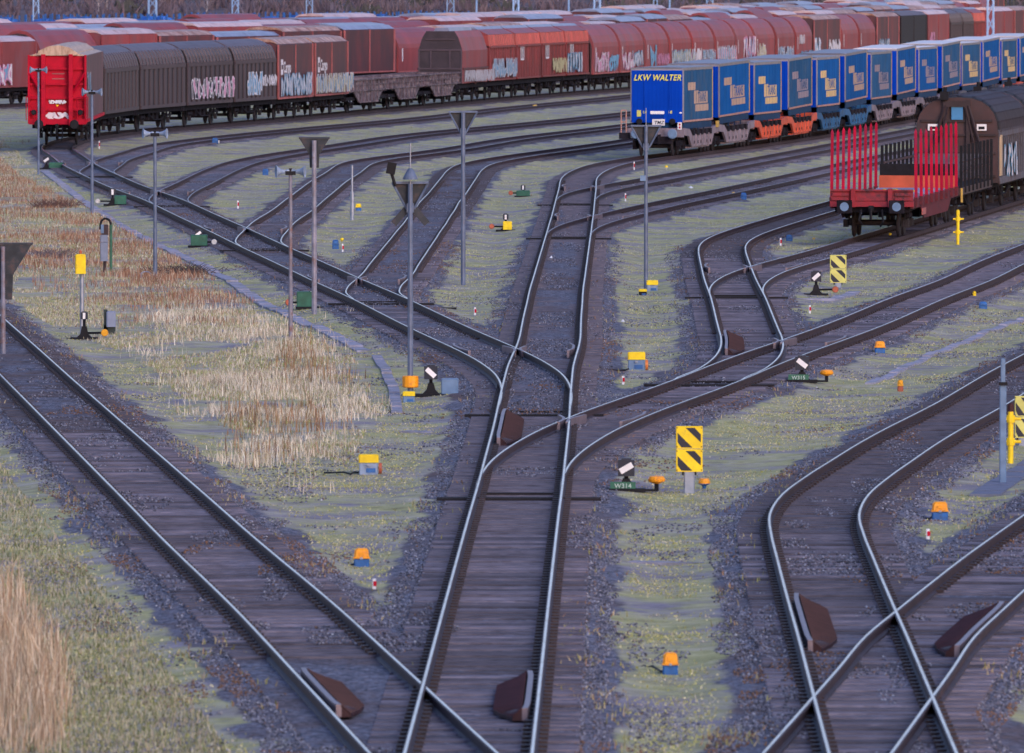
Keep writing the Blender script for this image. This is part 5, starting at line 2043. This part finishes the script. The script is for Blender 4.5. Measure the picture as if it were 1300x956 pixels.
lantern(1018, 487, 463, 17, -38, 'lantern with tilted bar and green number plate right of the S bend track', None, (orange_w, .56), -1.0, ('W315', -.08))
lantern(795, 624, 594, 21, 30, 'lantern with tilted bar left of the big striped board', None, (orange_w, .55), -1.5, ('W314', -.06))
lantern(1036, 374, 350, 13, 42, 'lantern with tilted bar beside the faded striped board', None, (rust_w, .55), -1.4)
lantern(107, 428, 398, 9, 90, 'white lantern at the foot of the yellow box pole, left foreground', None, (yell_w, .52), -2.0)

# ------------------------------------------------------------------ small trackside boxes
BOXG = 'small coloured trackside boxes'


def dome_box(px, py, wpx, hpx, label, top=orange_p, bot=blue_p, side=None, kind='dome'):
    p = gz(px, py)
    s = ppm(p.y)
    w, h = wpx / s, hpx / s
    t = thing('trackside_box', label, 'trackside box', p, 0, BOXG)
    if kind == 'dome':
        MB().cbox((0, 0, h * .22), (w * .92, w * .8, h * .5), .02).build('base', bot, t)
        MB().cbox((0, 0, h * .50), (w * 1.02, w * .9, h * .07), .006).cbox((0, 0, h * .77), (w * .92, w * .8, h * .46), .03, top=.88).build('hood', top, t)
        MB().box((0, -w * .41, h * .72), (w * .3, .02, h * .16)).build('handle', top, t)
    elif kind == 'box':
        MB().cbox((0, 0, h * .28), (w, w * .7, h * .62), .015).build('base', bot, t)
        MB().cbox((0, 0, h * .80), (w * 1.06, w * .76, h * .42), .02).build('lid', top, t)
        MB().box((w * .12, -w * .36, h * .2), (w * .5, .02, h * .22)).build('hatch', blue_p, t)
    elif kind == 'dish':
        MB().lathe([(w * .12, 0), (w * .2, h * .3), (w * .5, h * .45), (w * .5, h * .5)], (0, 0, 0), 14).build('base', bot, t)
        MB().lathe([(w * .5, h * .5), (w * .5, h * .7), (w * .38, h), (.0, h * 1.02)], (0, 0, 0), 14).build('hood', top, t)
    if hpx > 18:
        m = MB()
        q = [Vector((-w * .4, .1, .05))]
        for k in range(7):
            q.append(q[-1] + Vector((-w * RND.uniform(.1, .5), RND.uniform(-.5, .7), 0)))
            q[-1].z = .015 + .03 * RND.random()
        m.path(q, .018, n=5)
        m.build('cable', black_m, t)
        MB().box((0, -w * .46, h * .48), (w * .16, .02, h * .10)).build('latch', galv, t)
    if side:
        MB().lathe([(h * .05, -.03), (h * .28, -.03), (h * .28, .03), (h * .05, .03)], (w * .62, -.05, h * .3), 12, axis='X').build('cable_reel', side, t)
    return t


dome_box(459, 715, 21, 24, 'orange-topped blue box between the two tracks at lower left')
dome_box(851, 849, 21, 29, 'orange-topped blue box at the bottom, right of the middle track')
dome_box(1193, 659, 22, 23, 'orange and blue box in the right fork near the crossing', orange_p, blue_p)
dome_box(1117, 448, 14, 15, 'orange-capped blue box beside the right-hand track')
dome_box(468, 600, 24, 25, 'yellow-lidded white box with reddish reel, left of the middle switch', yellow_p, horn_m, rust_w, 'box')
dome_box(808, 470, 21, 23, 'yellow-lidded grey box with orange reel, above the middle switch', yellow_p, blue_grey, orange_w, 'box')
dome_box(828, 367, 14, 14, 'yellow-lidded white box at the foot of a lamp mast', yellow_p, horn_m, None, 'box')
dome_box(816, 372, 10, 8, 'tiny yellow-topped dark box at the same lamp mast foot', yellow_p, black_m, None, 'box')
dome_box(519, 507, 15, 14, 'yellow-topped blue box under the yellow collar', yellow_p, blue_grey, None, 'box')
dome_box(894, 615, 15, 13, 'orange dish shaped box right of the big striped board', orange_p, blue_p, None, 'dish')
dome_box(1143, 496, 8, 15, 'slim amber-topped post box in the right-hand grass', yell_w, rust_w, None, 'dome')
dome_box(426, 315, 9, 12, 'blue box with yellow cap between the upper left sidings', blue_p, blue_p, None, 'dome')
dome_box(434, 306, 5, 5, 'tiny yellow cap box beside a blue box and red-white peg', yellow_p, yellow_p, None, 'dish')
dome_box(455, 267, 8, 9, 'blue box just right of the slim white post', yellow_p, blue_p, None, 'dome')
dome_box(273, 184, 8, 7, 'blue box on the grass right of the third loudspeaker pole', blue_p, blue_p, white_w, 'dome')
dome_box(337, 222, 8, 8, 'blue box left of the rusty loudspeaker pole', blue_p, blue_p, None, 'dome')
dome_box(944, 255, 8, 9, 'blue box right of the second siding below the trailers', blue_p, blue_p, None, 'dome')
dome_box(931, 251, 4, 5, 'tiny pale cap left of a blue box below the trailers', gold_m, white_w, None, 'dish')
dome_box(1002, 307, 9, 8, 'blue box beside the S bend track near a peg', blue_p, blue_p, None, 'dome')
dome_box(1033, 304, 4, 5, 'tiny pale cap left of the stake wagon', gold_m, white_w, None, 'dish')
dome_box(1248, 392, 11, 9, 'blue box in the grass at the right edge', blue_p, blue_p, None, 'dome')
dome_box(1237, 380, 5, 7, 'tiny yellow box next to the blue one at the right', yellow_p, yellow_p, None, 'dome')
dome_box(846, 214, 4, 5, 'tiny yellow cap under the nearest trailer', yellow_p, white_w, None, 'dish')
dome_box(679, 139, 6, 4, 'tiny yellowish lid far up the yard beside the brown train', gold_m, rust_w, None, 'dish')
dome_box(1130, 303, 4, 5, 'tiny yellow cap just under the stake wagon side', yellow_p, yellow_p, None, 'dish')

# red and white pegs
PEG = 'red and white fouling point pegs'
for px, py, lab in [(475, 748, 'red and white peg below the lower left orange box'), (791, 488, 'red and white peg just below the yellow-lidded grey box'),
                    (603, 399, 'red and white peg right of the tall lamp mast'), (435, 318, 'red and white peg beside the blue box, upper left'),
                    (302, 264, 'red and white peg between sidings at the upper left'), (126, 189, 'red and white peg just below the dark wagons'),
                    (805, 217, 'faded peg below the nearest blue trailer'), (794, 256, 'faded peg between the two right-hand sidings'),
                    (1028, 398, 'red and white peg right of the S bend track'), (1178, 685, 'red and white peg in the right fork'),
                    (991, 313, 'red and white peg left of the small blue box by the S bend')]:
    p = gz(px, py)
    s = ppm(p.y)
    h = max(10, 5 + .012 * py) / s
    t = thing('fouling_peg', lab, 'peg', p, 0, PEG)
    w = .058
    MB().cbox((0, 0, h / 2 - .03), (w, w, h + .06), .008).build('post', white_p, t)
    MB().cbox((.012, -.006, h * .55), (w * .9, w + .004, h * .45), .006).build('red_band', red_p, t)

# pole with the yellow box
p = gz(104, 424)
s = ppm(p.y)
t = thing('signal_box_pole', 'galvanised pole carrying a bright yellow box in the left grass', 'box pole', p)
MB().tube((0, .05, -.2), (0, .05, 82 / s), .055, n=10).build('pole', galv, t)
MB().cbox((-.03, -.06, 92 / s), (.27, .16, 25 / s), .03).build('box', yellow_p, t)
MB().lathe([(.03, 105 / s), (.04, 108 / s), (.0, 110 / s)], (-.03, -.06, 0), 8).build('knob', rust_w, t)
MB().box((.08, .03, 84 / s), (.08, .05, .06)).box((.08, .03, 102 / s), (.08, .05, .06)).build('bracket', blue_grey, t)
p = gz(139, 424)
s = ppm(p.y)
t = thing('junction_box', 'grey cabinet on a dark stand behind the amber weight, left grass', 'cabinet', p)
MB().cbox((.04, 0, 20 / s), (.24, .16, 20 / s), .03).build('box', grey_box, t)
MB().box((-.10, .06, 16 / s), (.10, .10, 32 / s)).box((0, .06, .1), (.3, .1, .3)).build('stand', mat('stand_green_black', (.02, .035, .035), .6, 0, .3, 5.), t)

# tall cabinet with the green arch
p = gz(133, 345)
s = ppm(p.y)
t = thing('line_phone_cabinet', 'tall grey cabinet with green arched pipe in the reddish weeds', 'cabinet', p)
MB().tube((0, .05, -.1), (0, .05, 50 / s), .05, n=8).build('post', rust_side, t)
MB().cbox((-.02, 0, 26 / s), (.23, .18, 24 / s), .02).cbox((-.02, 0, 43 / s), (.23, .18, 9 / s), .02).build('box', grey_box, t)
MB().cbox((.0, 0, 54 / s), (.21, .16, 13 / s), .02).build('upper_box', rust_side, t)
MB().box((-.07, -.08, 55 / s), (.09, .04, 11 / s)).build('label_plate', blue_grey, t)
pp = [(.19, .02, 0), (.19, .02, 56 / s)] + [(.03 + .16 * math.cos(a), .02, 60 / s + .20 * math.sin(a)) for a in [0.0, .5, 1.0, 1.57, 2.1, 2.6, 3.0]] + [(-.14, .02, 54 / s)]
MB().path(pp[:3], .045).build('pipe', green_p, t)
MB().path(pp[2:], .035).build('bent_hose', black_m, t)

# brush heap, wire loop, litter
def twigs(px, py, label, n, w, h, col, name='brush_heap'):
    p = gz(px, py)
    m = MB()
    for k in range(n):
        a = RND.uniform(-1, 1)
        q = Vector((RND.gauss(0, w * .4), RND.gauss(0, 1.2), 0))
        d = Vector((RND.uniform(-.5, .5), RND.uniform(-.4, .4), RND.uniform(.1, 1) * h))
        m.tube(q, q + d, .018, .006, n=4)
    o = m.build(name, col, loc=p)
    tag(o, label, 'brush heap')


twigs(228, 345, 'dark heap of cut twigs right of the weed-grown loudspeaker pole', 260, 1.3, .3, mat('twig_dark', (.06, .045, .045), .8, 0, .4, 9.))
twigs(70, 262, 'dark clump of dead stems in the reddish weeds at far left', 200, 1.2, .35, mat('twig_red', (.10, .05, .04), .8, 0, .4, 9.), 'dead_shrub')
twigs(60, 326, 'grey tangled clump of stems left of the tall cabinet', 240, 1.1, .32, mat('twig_grey', (.13, .10, .11), .8, 0, .4, 9.), 'dead_shrub')
p = gz(185, 352)
m = MB().path([p + Vector((.12 * math.cos(a) * 1.3, .3 * math.sin(a), .12 + .10 * math.sin(a * 1.0))) for a in [k * .5 for k in range(14)]], .02)
o = m.build('wire_coil', galv)
tag(o, 'loose wire loop at the foot of the weed-grown loudspeaker pole', 'wire')
for px, py, lab, c in [(134, 362, 'pale plastic bag lying below the tall cabinet', white_w), (700, 332, 'white scrap lying between the middle rails', white_p), (791, 408, 'white scrap on the moss left of the bend', white_p), (877, 238, 'tiny white scrap right of the trailer mast', white_p)]:
    p = gz(px, py)
    m = MB()
    n = 7
    s = 7 / ppm(p.y) / 2
    vs = [(s * math.cos(k * .9) * RND.uniform(.6, 1.1), s * 2 * math.sin(k * .9) * RND.uniform(.6, 1.1), 0) for k in range(n)]
    m.add(vs + [(0, 0, s * .9), (s * .3, s * .4, s * .7)], [(k, (k + 1) % n, n) for k in range(n)])
    o = m.build('litter', c, loc=p)
    tag(o, lab, 'litter')

# ------------------------------------------------------------------ cable trough covers (a path of concrete slabs)
def slab_path(name, pts, w, label_kind=True, m=concrete_m, z=.005):
    P = [gz(*q) for q in pts]
    for q in P:
        q.z = q.z
    acc, d = [], 0
    mb = MB()
    for a, b in zip(P[:-1], P[1:]):
        l = (b - a).length
        n = max(1, int(l / 1.0))
        dr = (b - a).normalized()
        rz = math.atan2(dr.y, dr.x)
        for k in range(n):
            c = a + (b - a) * ((k + .5) / n)
            zz = float(ground_z(np.array([c.x]), np.array([c.y]))[0])
            mb.box((c.x, c.y, zz + z + RND.uniform(-.01, .01)), (l / n - .008, w, .08), rz=rz)
    o = mb.build(name, m)
    o['kind'] = 'structure'
    return o


slab_path('cable_trough_path', [(56, 218), (110, 258), (150, 284), (200, 310), (255, 335), (300, 361), (333, 384), (372, 400), (428, 428), (462, 443)], .36)
slab_path('cable_trough_path', [(478, 452), (490, 470), (500, 492), (504, 520)], .24)
slab_path('cable_trough_path', [(1104, 486), (1190, 446), (1300, 402)], .22)
slab_path('cable_trough_path', [(1250, 628), (1290, 601), (1345, 570)], .55, m=mat('slab_blue', (.16, .17, .23), .8, 0, .2, 4.))
slab_path('concrete_strip', [(800, 712), (895, 714)], .30)
slab_path('concrete_strip', [(512, 548), (545, 549)], .35)
slab_path('concrete_strip', [(1010, 380), (1060, 380), (1085, 370)], .35)

# ------------------------------------------------------------------ lattice masts of the main line
mast_m = mat('mast_blue_grey', (.26, .42, .68), .5, .1, .15, 3.)


def mast(px, y, label, wpx, h=14., base=-.3, lattice=True):
    x = (px - PXC) / F * y
    w = wpx / ppm(y)
    t = thing('lattice_mast', label, 'mast', (x, y, base), RND.uniform(-.2, .2), 'steel masts behind the trains')
    c = MB()
    for sx in (-1, 1):
        for sy in (-1, 1):
            c.tube((sx * w / 2, sy * w / 2, 0), (sx * w / 2 * .8, sy * w / 2 * .8, h), .075, n=4)
    c.build('corner_leg', mast_m, t)
    g = MB()
    n = int(h / 1.1)
    for k in range(n):
        a, b = k * h / n, (k + 1) * h / n
        f = 1 - .2 * a / h
        for sy in (-1, 1):
            q = (w / 2 * f)
            g.tube((-q, sy * q, a), (q, sy * q, b), .03, n=4)
            if k % 2:
                g.tube((q, sy * q, a), (-q, sy * q, b), .03, n=4)
    g.build('lattice', mast_m, t)


for px, y, lab, wp in [(46, 1180, 'lattice mast at the far left behind the red wagon', 7), (194, 1190, 'lattice mast above the dark ribbed wagons', 10), (299, 1200, 'lattice mast above the Cargo wagons, left of them', 8),
                       (393, 1200, 'lattice mast above the two Cargo wagons', 8), (572, 1250, 'lattice mast above the dark hopper end', 9), (655, 1240, 'short-spaced lattice mast above the corrugated hoppers', 7),
                       (758, 1290, 'lattice mast above the leftmost arched wagons', 8), (832, 1330, 'lattice mast left of the trailer lettering', 5), (901, 1320, 'lattice mast above the run of arched wagons', 8)]:
    mast(px, y, lab, wp)
mast(1257, 815, 'near lattice mast standing behind the far blue trailers', 8, 13., -.3)
for px, y, lab in [(605, 1350, 'slim pole left of the short-spaced lattice mast'), (722, 1350, 'slim pole left of the lattice mast over arched wagons'), (1090, 1350, 'slim pole far back right of the middle'), (850, 1350, 'slim pole just right of a thin lattice mast'), (1240, 1350, 'slim pole left of the near lattice mast')]:
    x = (px - PXC) / F * y
    t = thing('line_pole', lab, 'pole', (x, y, -.3), 0, 'slim poles at the foot of the wood')
    MB().tube((0, 0, 0), (0, 0, 12), .14, .10, n=6).build('shaft', mast_m, t)
    MB().box((0, 0, 11), (1.6, .1, .12)).build('cross_arm', mast_m, t)

# ------------------------------------------------------------------ blue loaded stake wagons beyond the last row
blue_far = mat('blue_far_frame', (.03, .13, .38), .5, 0, .3, .6)
blue_load = mat('blue_wrapped_load', (.025, .12, .42), .5, 0, .45, .8)


def blue_wagon(L=13.):
    root = thing('stake_wagon', '', 'wagon')
    MB().box((0, L / 2, 1.15), (2.6, L, .3)).build('deck', blue_far, root)
    for sx in (-1, 1):
        for k in range(10):
            MB().box((sx * 1.3, .5 + k * (L - 1) / 9, 1.9), (.14, .14, RND.uniform(1.2, 1.9))).build('stake', blue_far, root)
    l_ = MB()
    for k in range(12):
        l_.cbox((RND.uniform(-.6, .6), RND.uniform(.8, L - .8), 1.3 + .4), (1.2, RND.uniform(.8, 1.8), RND.uniform(.5, 1.5)), .12)
    l_.build('load', blue_load, root)
    wheelsets(root, (1.2, 2.8, L - 2.8, L - 1.2))
    return root


bw = blue_wagon()
xa, ya = (-60 - PXC) / F * 1125, 1125.
xb, yb = (600 - PXC) / F * 1215, 1215.
L_ = math.hypot(xb - xa, yb - ya)
n = int(L_ / 13.6)
for i in range(n):
    o = bw if i == 0 else copy_tree(bw)
    o.location = (xa + (xb - xa) * i / n, ya + (yb - ya) * i / n, 0)
    o.rotation_euler = (0, 0, -math.atan2(xb - xa, yb - ya))
    o['label'] = 'blue stake wagon with wrapped loads in the blurred farthest line'
    o['group'] = 'blue stake wagons in the farthest line'

# ------------------------------------------------------------------ wooded bank closing the view
hs = MB()
for i in range(40):
    pass
hx = np.linspace(-260, 260, 60)
hy = np.array([1395, 1420, 1460, 1520, 1600, 1720, 2000, 3000.])
hz = np.array([-.29, .6, 3.0, 6.5, 11, 17, 24, 26.])
HXX, HYY = np.meshgrid(hx, hy)
HZZ = np.repeat(hz[:, None], len(hx), 1) * (1 + .18 * (fbm(HXX * .02, HYY * .02, 3) - .5))
vid = np.arange(HXX.size).reshape(HXX.shape)
fc = np.stack([vid[:-1, :-1], vid[:-1, 1:], vid[1:, 1:], vid[1:, :-1]], -1).reshape(-1, 4)
hill = np_mesh('hillside', np.stack([HXX, HYY, HZZ], -1).reshape(-1, 3), fc, None, mat('hillside_leaf_litter', (.15, .115, .13), .9, 0, .35, .25, dirt=(.09, .085, .09), dirt_amt=.5, dirt_scale=.08))
hill['kind'] = 'structure'


def hill_z(x, y):
    return np.interp(y, hy, hz)


# bare scrub and small trees on it: thin stems and twig fans
nT = 2600
tx = NR.uniform(-150, 170, nT)
ty = 1400 + 330 * NR.random(nT)**1.4
V, Fc, T_ = [], [], []
o_ = 0
for x, y in zip(tx, ty):
    zb = float(hill_z(x, y)) - .3
    green = NR.random() < (.12 + .55 * smooth(20, 90, x))
    hgt = NR.uniform(1.5, 5.5)
    base = np.array((.075, .075, .070)) if green else np.array([(.135, .10, .12), (.115, .088, .11), (.15, .11, .12), (.12, .105, .14)][NR.integers(4)])
    nb = 26
    a = NR.random((nb, 2))
    bx = x + NR.normal(0, .5 + hgt * .12, nb)
    by = y + NR.normal(0, .6, nb)
    z0 = zb + NR.random(nb) * hgt * .55
    ln = NR.uniform(.4, 1.) * (hgt - (z0 - zb)) * NR.uniform(.4, 1., nb)
    dx = NR.normal(0, .35, nb) * ln
    wd = NR.uniform(.05, .22 if not green else .5, nb)
    q = np.stack([np.stack([bx - wd, by, z0], 1), np.stack([bx + wd, by, z0], 1), np.stack([bx + dx, by, z0 + ln], 1)], 1)
    V.append(q.reshape(-1, 3))
    Fc.append(np.arange(nb * 3).reshape(nb, 3) + o_)
    o_ += nb * 3
    T_.append(base[None] * NR.uniform(.6, 1.4, (nb, 1)))
wd_ = np_mesh('bare_woodland', np.concatenate(V), np.concatenate(Fc), np.concatenate(T_), attr_mat('scrub'))
wd_['kind'] = 'stuff'

birch = mat('birch_bark', (.50, .46, .48), .7, 0, .25, 3.)


def bare_tree(px, y, h, label):
    x = (px - PXC) / F * y
    t = thing('bare_tree', label, 'tree', (x, y, float(hill_z(x, y)) - .3), 0, 'bare trees on the bank')
    m = MB()
    pts = [Vector((0, 0, 0))]
    for k in range(5):
        pts.append(pts[-1] + Vector((RND.uniform(-.25, .25), 0, h / 5)))
    for k in range(5):
        m.tube(pts[k], pts[k + 1], .13 * (1 - k / 6), .13 * (1 - (k + 1) / 6), n=6)
    m.build('trunk', birch, t)
    c = MB()
    for k in range(70):
        i = RND.randint(1, 4)
        a = pts[i].lerp(pts[i + 1], RND.random())
        d = Vector((RND.uniform(-1, 1), RND.uniform(-1, 1), RND.uniform(.3, 1.2))) * h * .16
        c.tube(a, a + d, .035, .012, n=4)
        for j in range(3):
            b = a + d * RND.uniform(.4, 1)
            c.tube(b, b + Vector((RND.uniform(-1, 1), RND.uniform(-1, 1), RND.uniform(.2, 1))) * h * .07, .016, .006, n=3)
    c.build('crown', mat('twigs_grey', (.24, .20, .22), .8, 0, .3, 4.), t)


for px, y, h, lab in [(126, 1405, 7, 'pale birch stem on the bank behind the red wagon'), (136, 1412, 7, 'leaning pale birch beside another on the bank, upper left'), (205, 1420, 6, 'thin bare tree near the mast over the dark wagons'),
                      (508, 1408, 7, 'pale thin trunk above the row of white roofs'), (470, 1425, 6, 'bare tree left of the pale thin trunk'), (640, 1430, 6, 'bare tree left of the short-spaced mast'),
                      (700, 1420, 7, 'bare tree over the corrugated hoppers'), (330, 1425, 6, 'bare tree above the Cargo wagons'), (262, 1415, 6, 'bare tree between two masts at upper left'), (1010, 1410, 7, 'bare tree above the arched wagon pair'), (1170, 1410, 7, 'bare tree above the dark box wagon')]:
    bare_tree(px, y, h, lab)
# ------------------------------------------------------------------ light, world, camera
w = bpy.data.worlds.new('World')
sc.world = w
w.use_nodes = True
nt = w.node_tree
bg = nt.nodes['Background']
sky = nt.nodes.new('ShaderNodeTexSky')
sky.sky_type = 'NISHITA'
sky.sun_disc = False
SUN_EL, SUN_AZ = 9.0, 150.0         # degrees; azimuth clockwise from +Y
sky.sun_elevation = math.radians(SUN_EL)
sky.sun_rotation = math.radians(SUN_AZ)
sky.air_density = 1.3
sky.dust_density = 2.0
sky.ozone_density = 2.0
tint = nt.nodes.new('ShaderNodeMix')
tint.data_type = 'RGBA'
tint.blend_type = 'MULTIPLY'
tint.inputs['Factor'].default_value = 1.
tint.inputs['B'].default_value = (.94, .91, 1.40, 1)
nt.links.new(sky.outputs[0], tint.inputs['A'])
nt.links.new(tint.outputs['Result'], bg.inputs['Color'])
bg.inputs['Strength'].default_value = .15
sd = bpy.data.lights.new('sun', 'SUN')
sd.energy = .8
sd.angle = math.radians(25)
sd.color = (.96, .96, 1.0)
so = bpy.data.objects.new('sun', sd)
COL.objects.link(so)
az, el = math.radians(SUN_AZ), math.radians(SUN_EL + 22)
dirv = Vector((math.sin(az) * math.cos(el), math.cos(az) * math.cos(el), math.sin(el)))
so.rotation_euler = dirv.to_track_quat('Z', 'Y').to_euler()

cd = bpy.data.cameras.new('camera')
cam = bpy.data.objects.new('camera', cd)
COL.objects.link(cam)
cam.location = (0, 0, CAMH)
cam.rotation_euler = (PI / 2 - PITCH, 0, 0)
cd.sensor_width = 36
cd.lens = F / 1300 * 36
cd.clip_start = 1
cd.clip_end = 20000
cd.dof.use_dof = True
cd.dof.focus_distance = 280
cd.dof.aperture_fstop = 6.5
sc.camera = cam
sc.render.engine = 'CYCLES'
sc.render.resolution_x, sc.render.resolution_y = 1024, 753
vs_ = sc.view_settings
vs_.view_transform = 'Standard'
vs_.look = 'None'
vs_.exposure = 0.78
vs_.gamma = 1
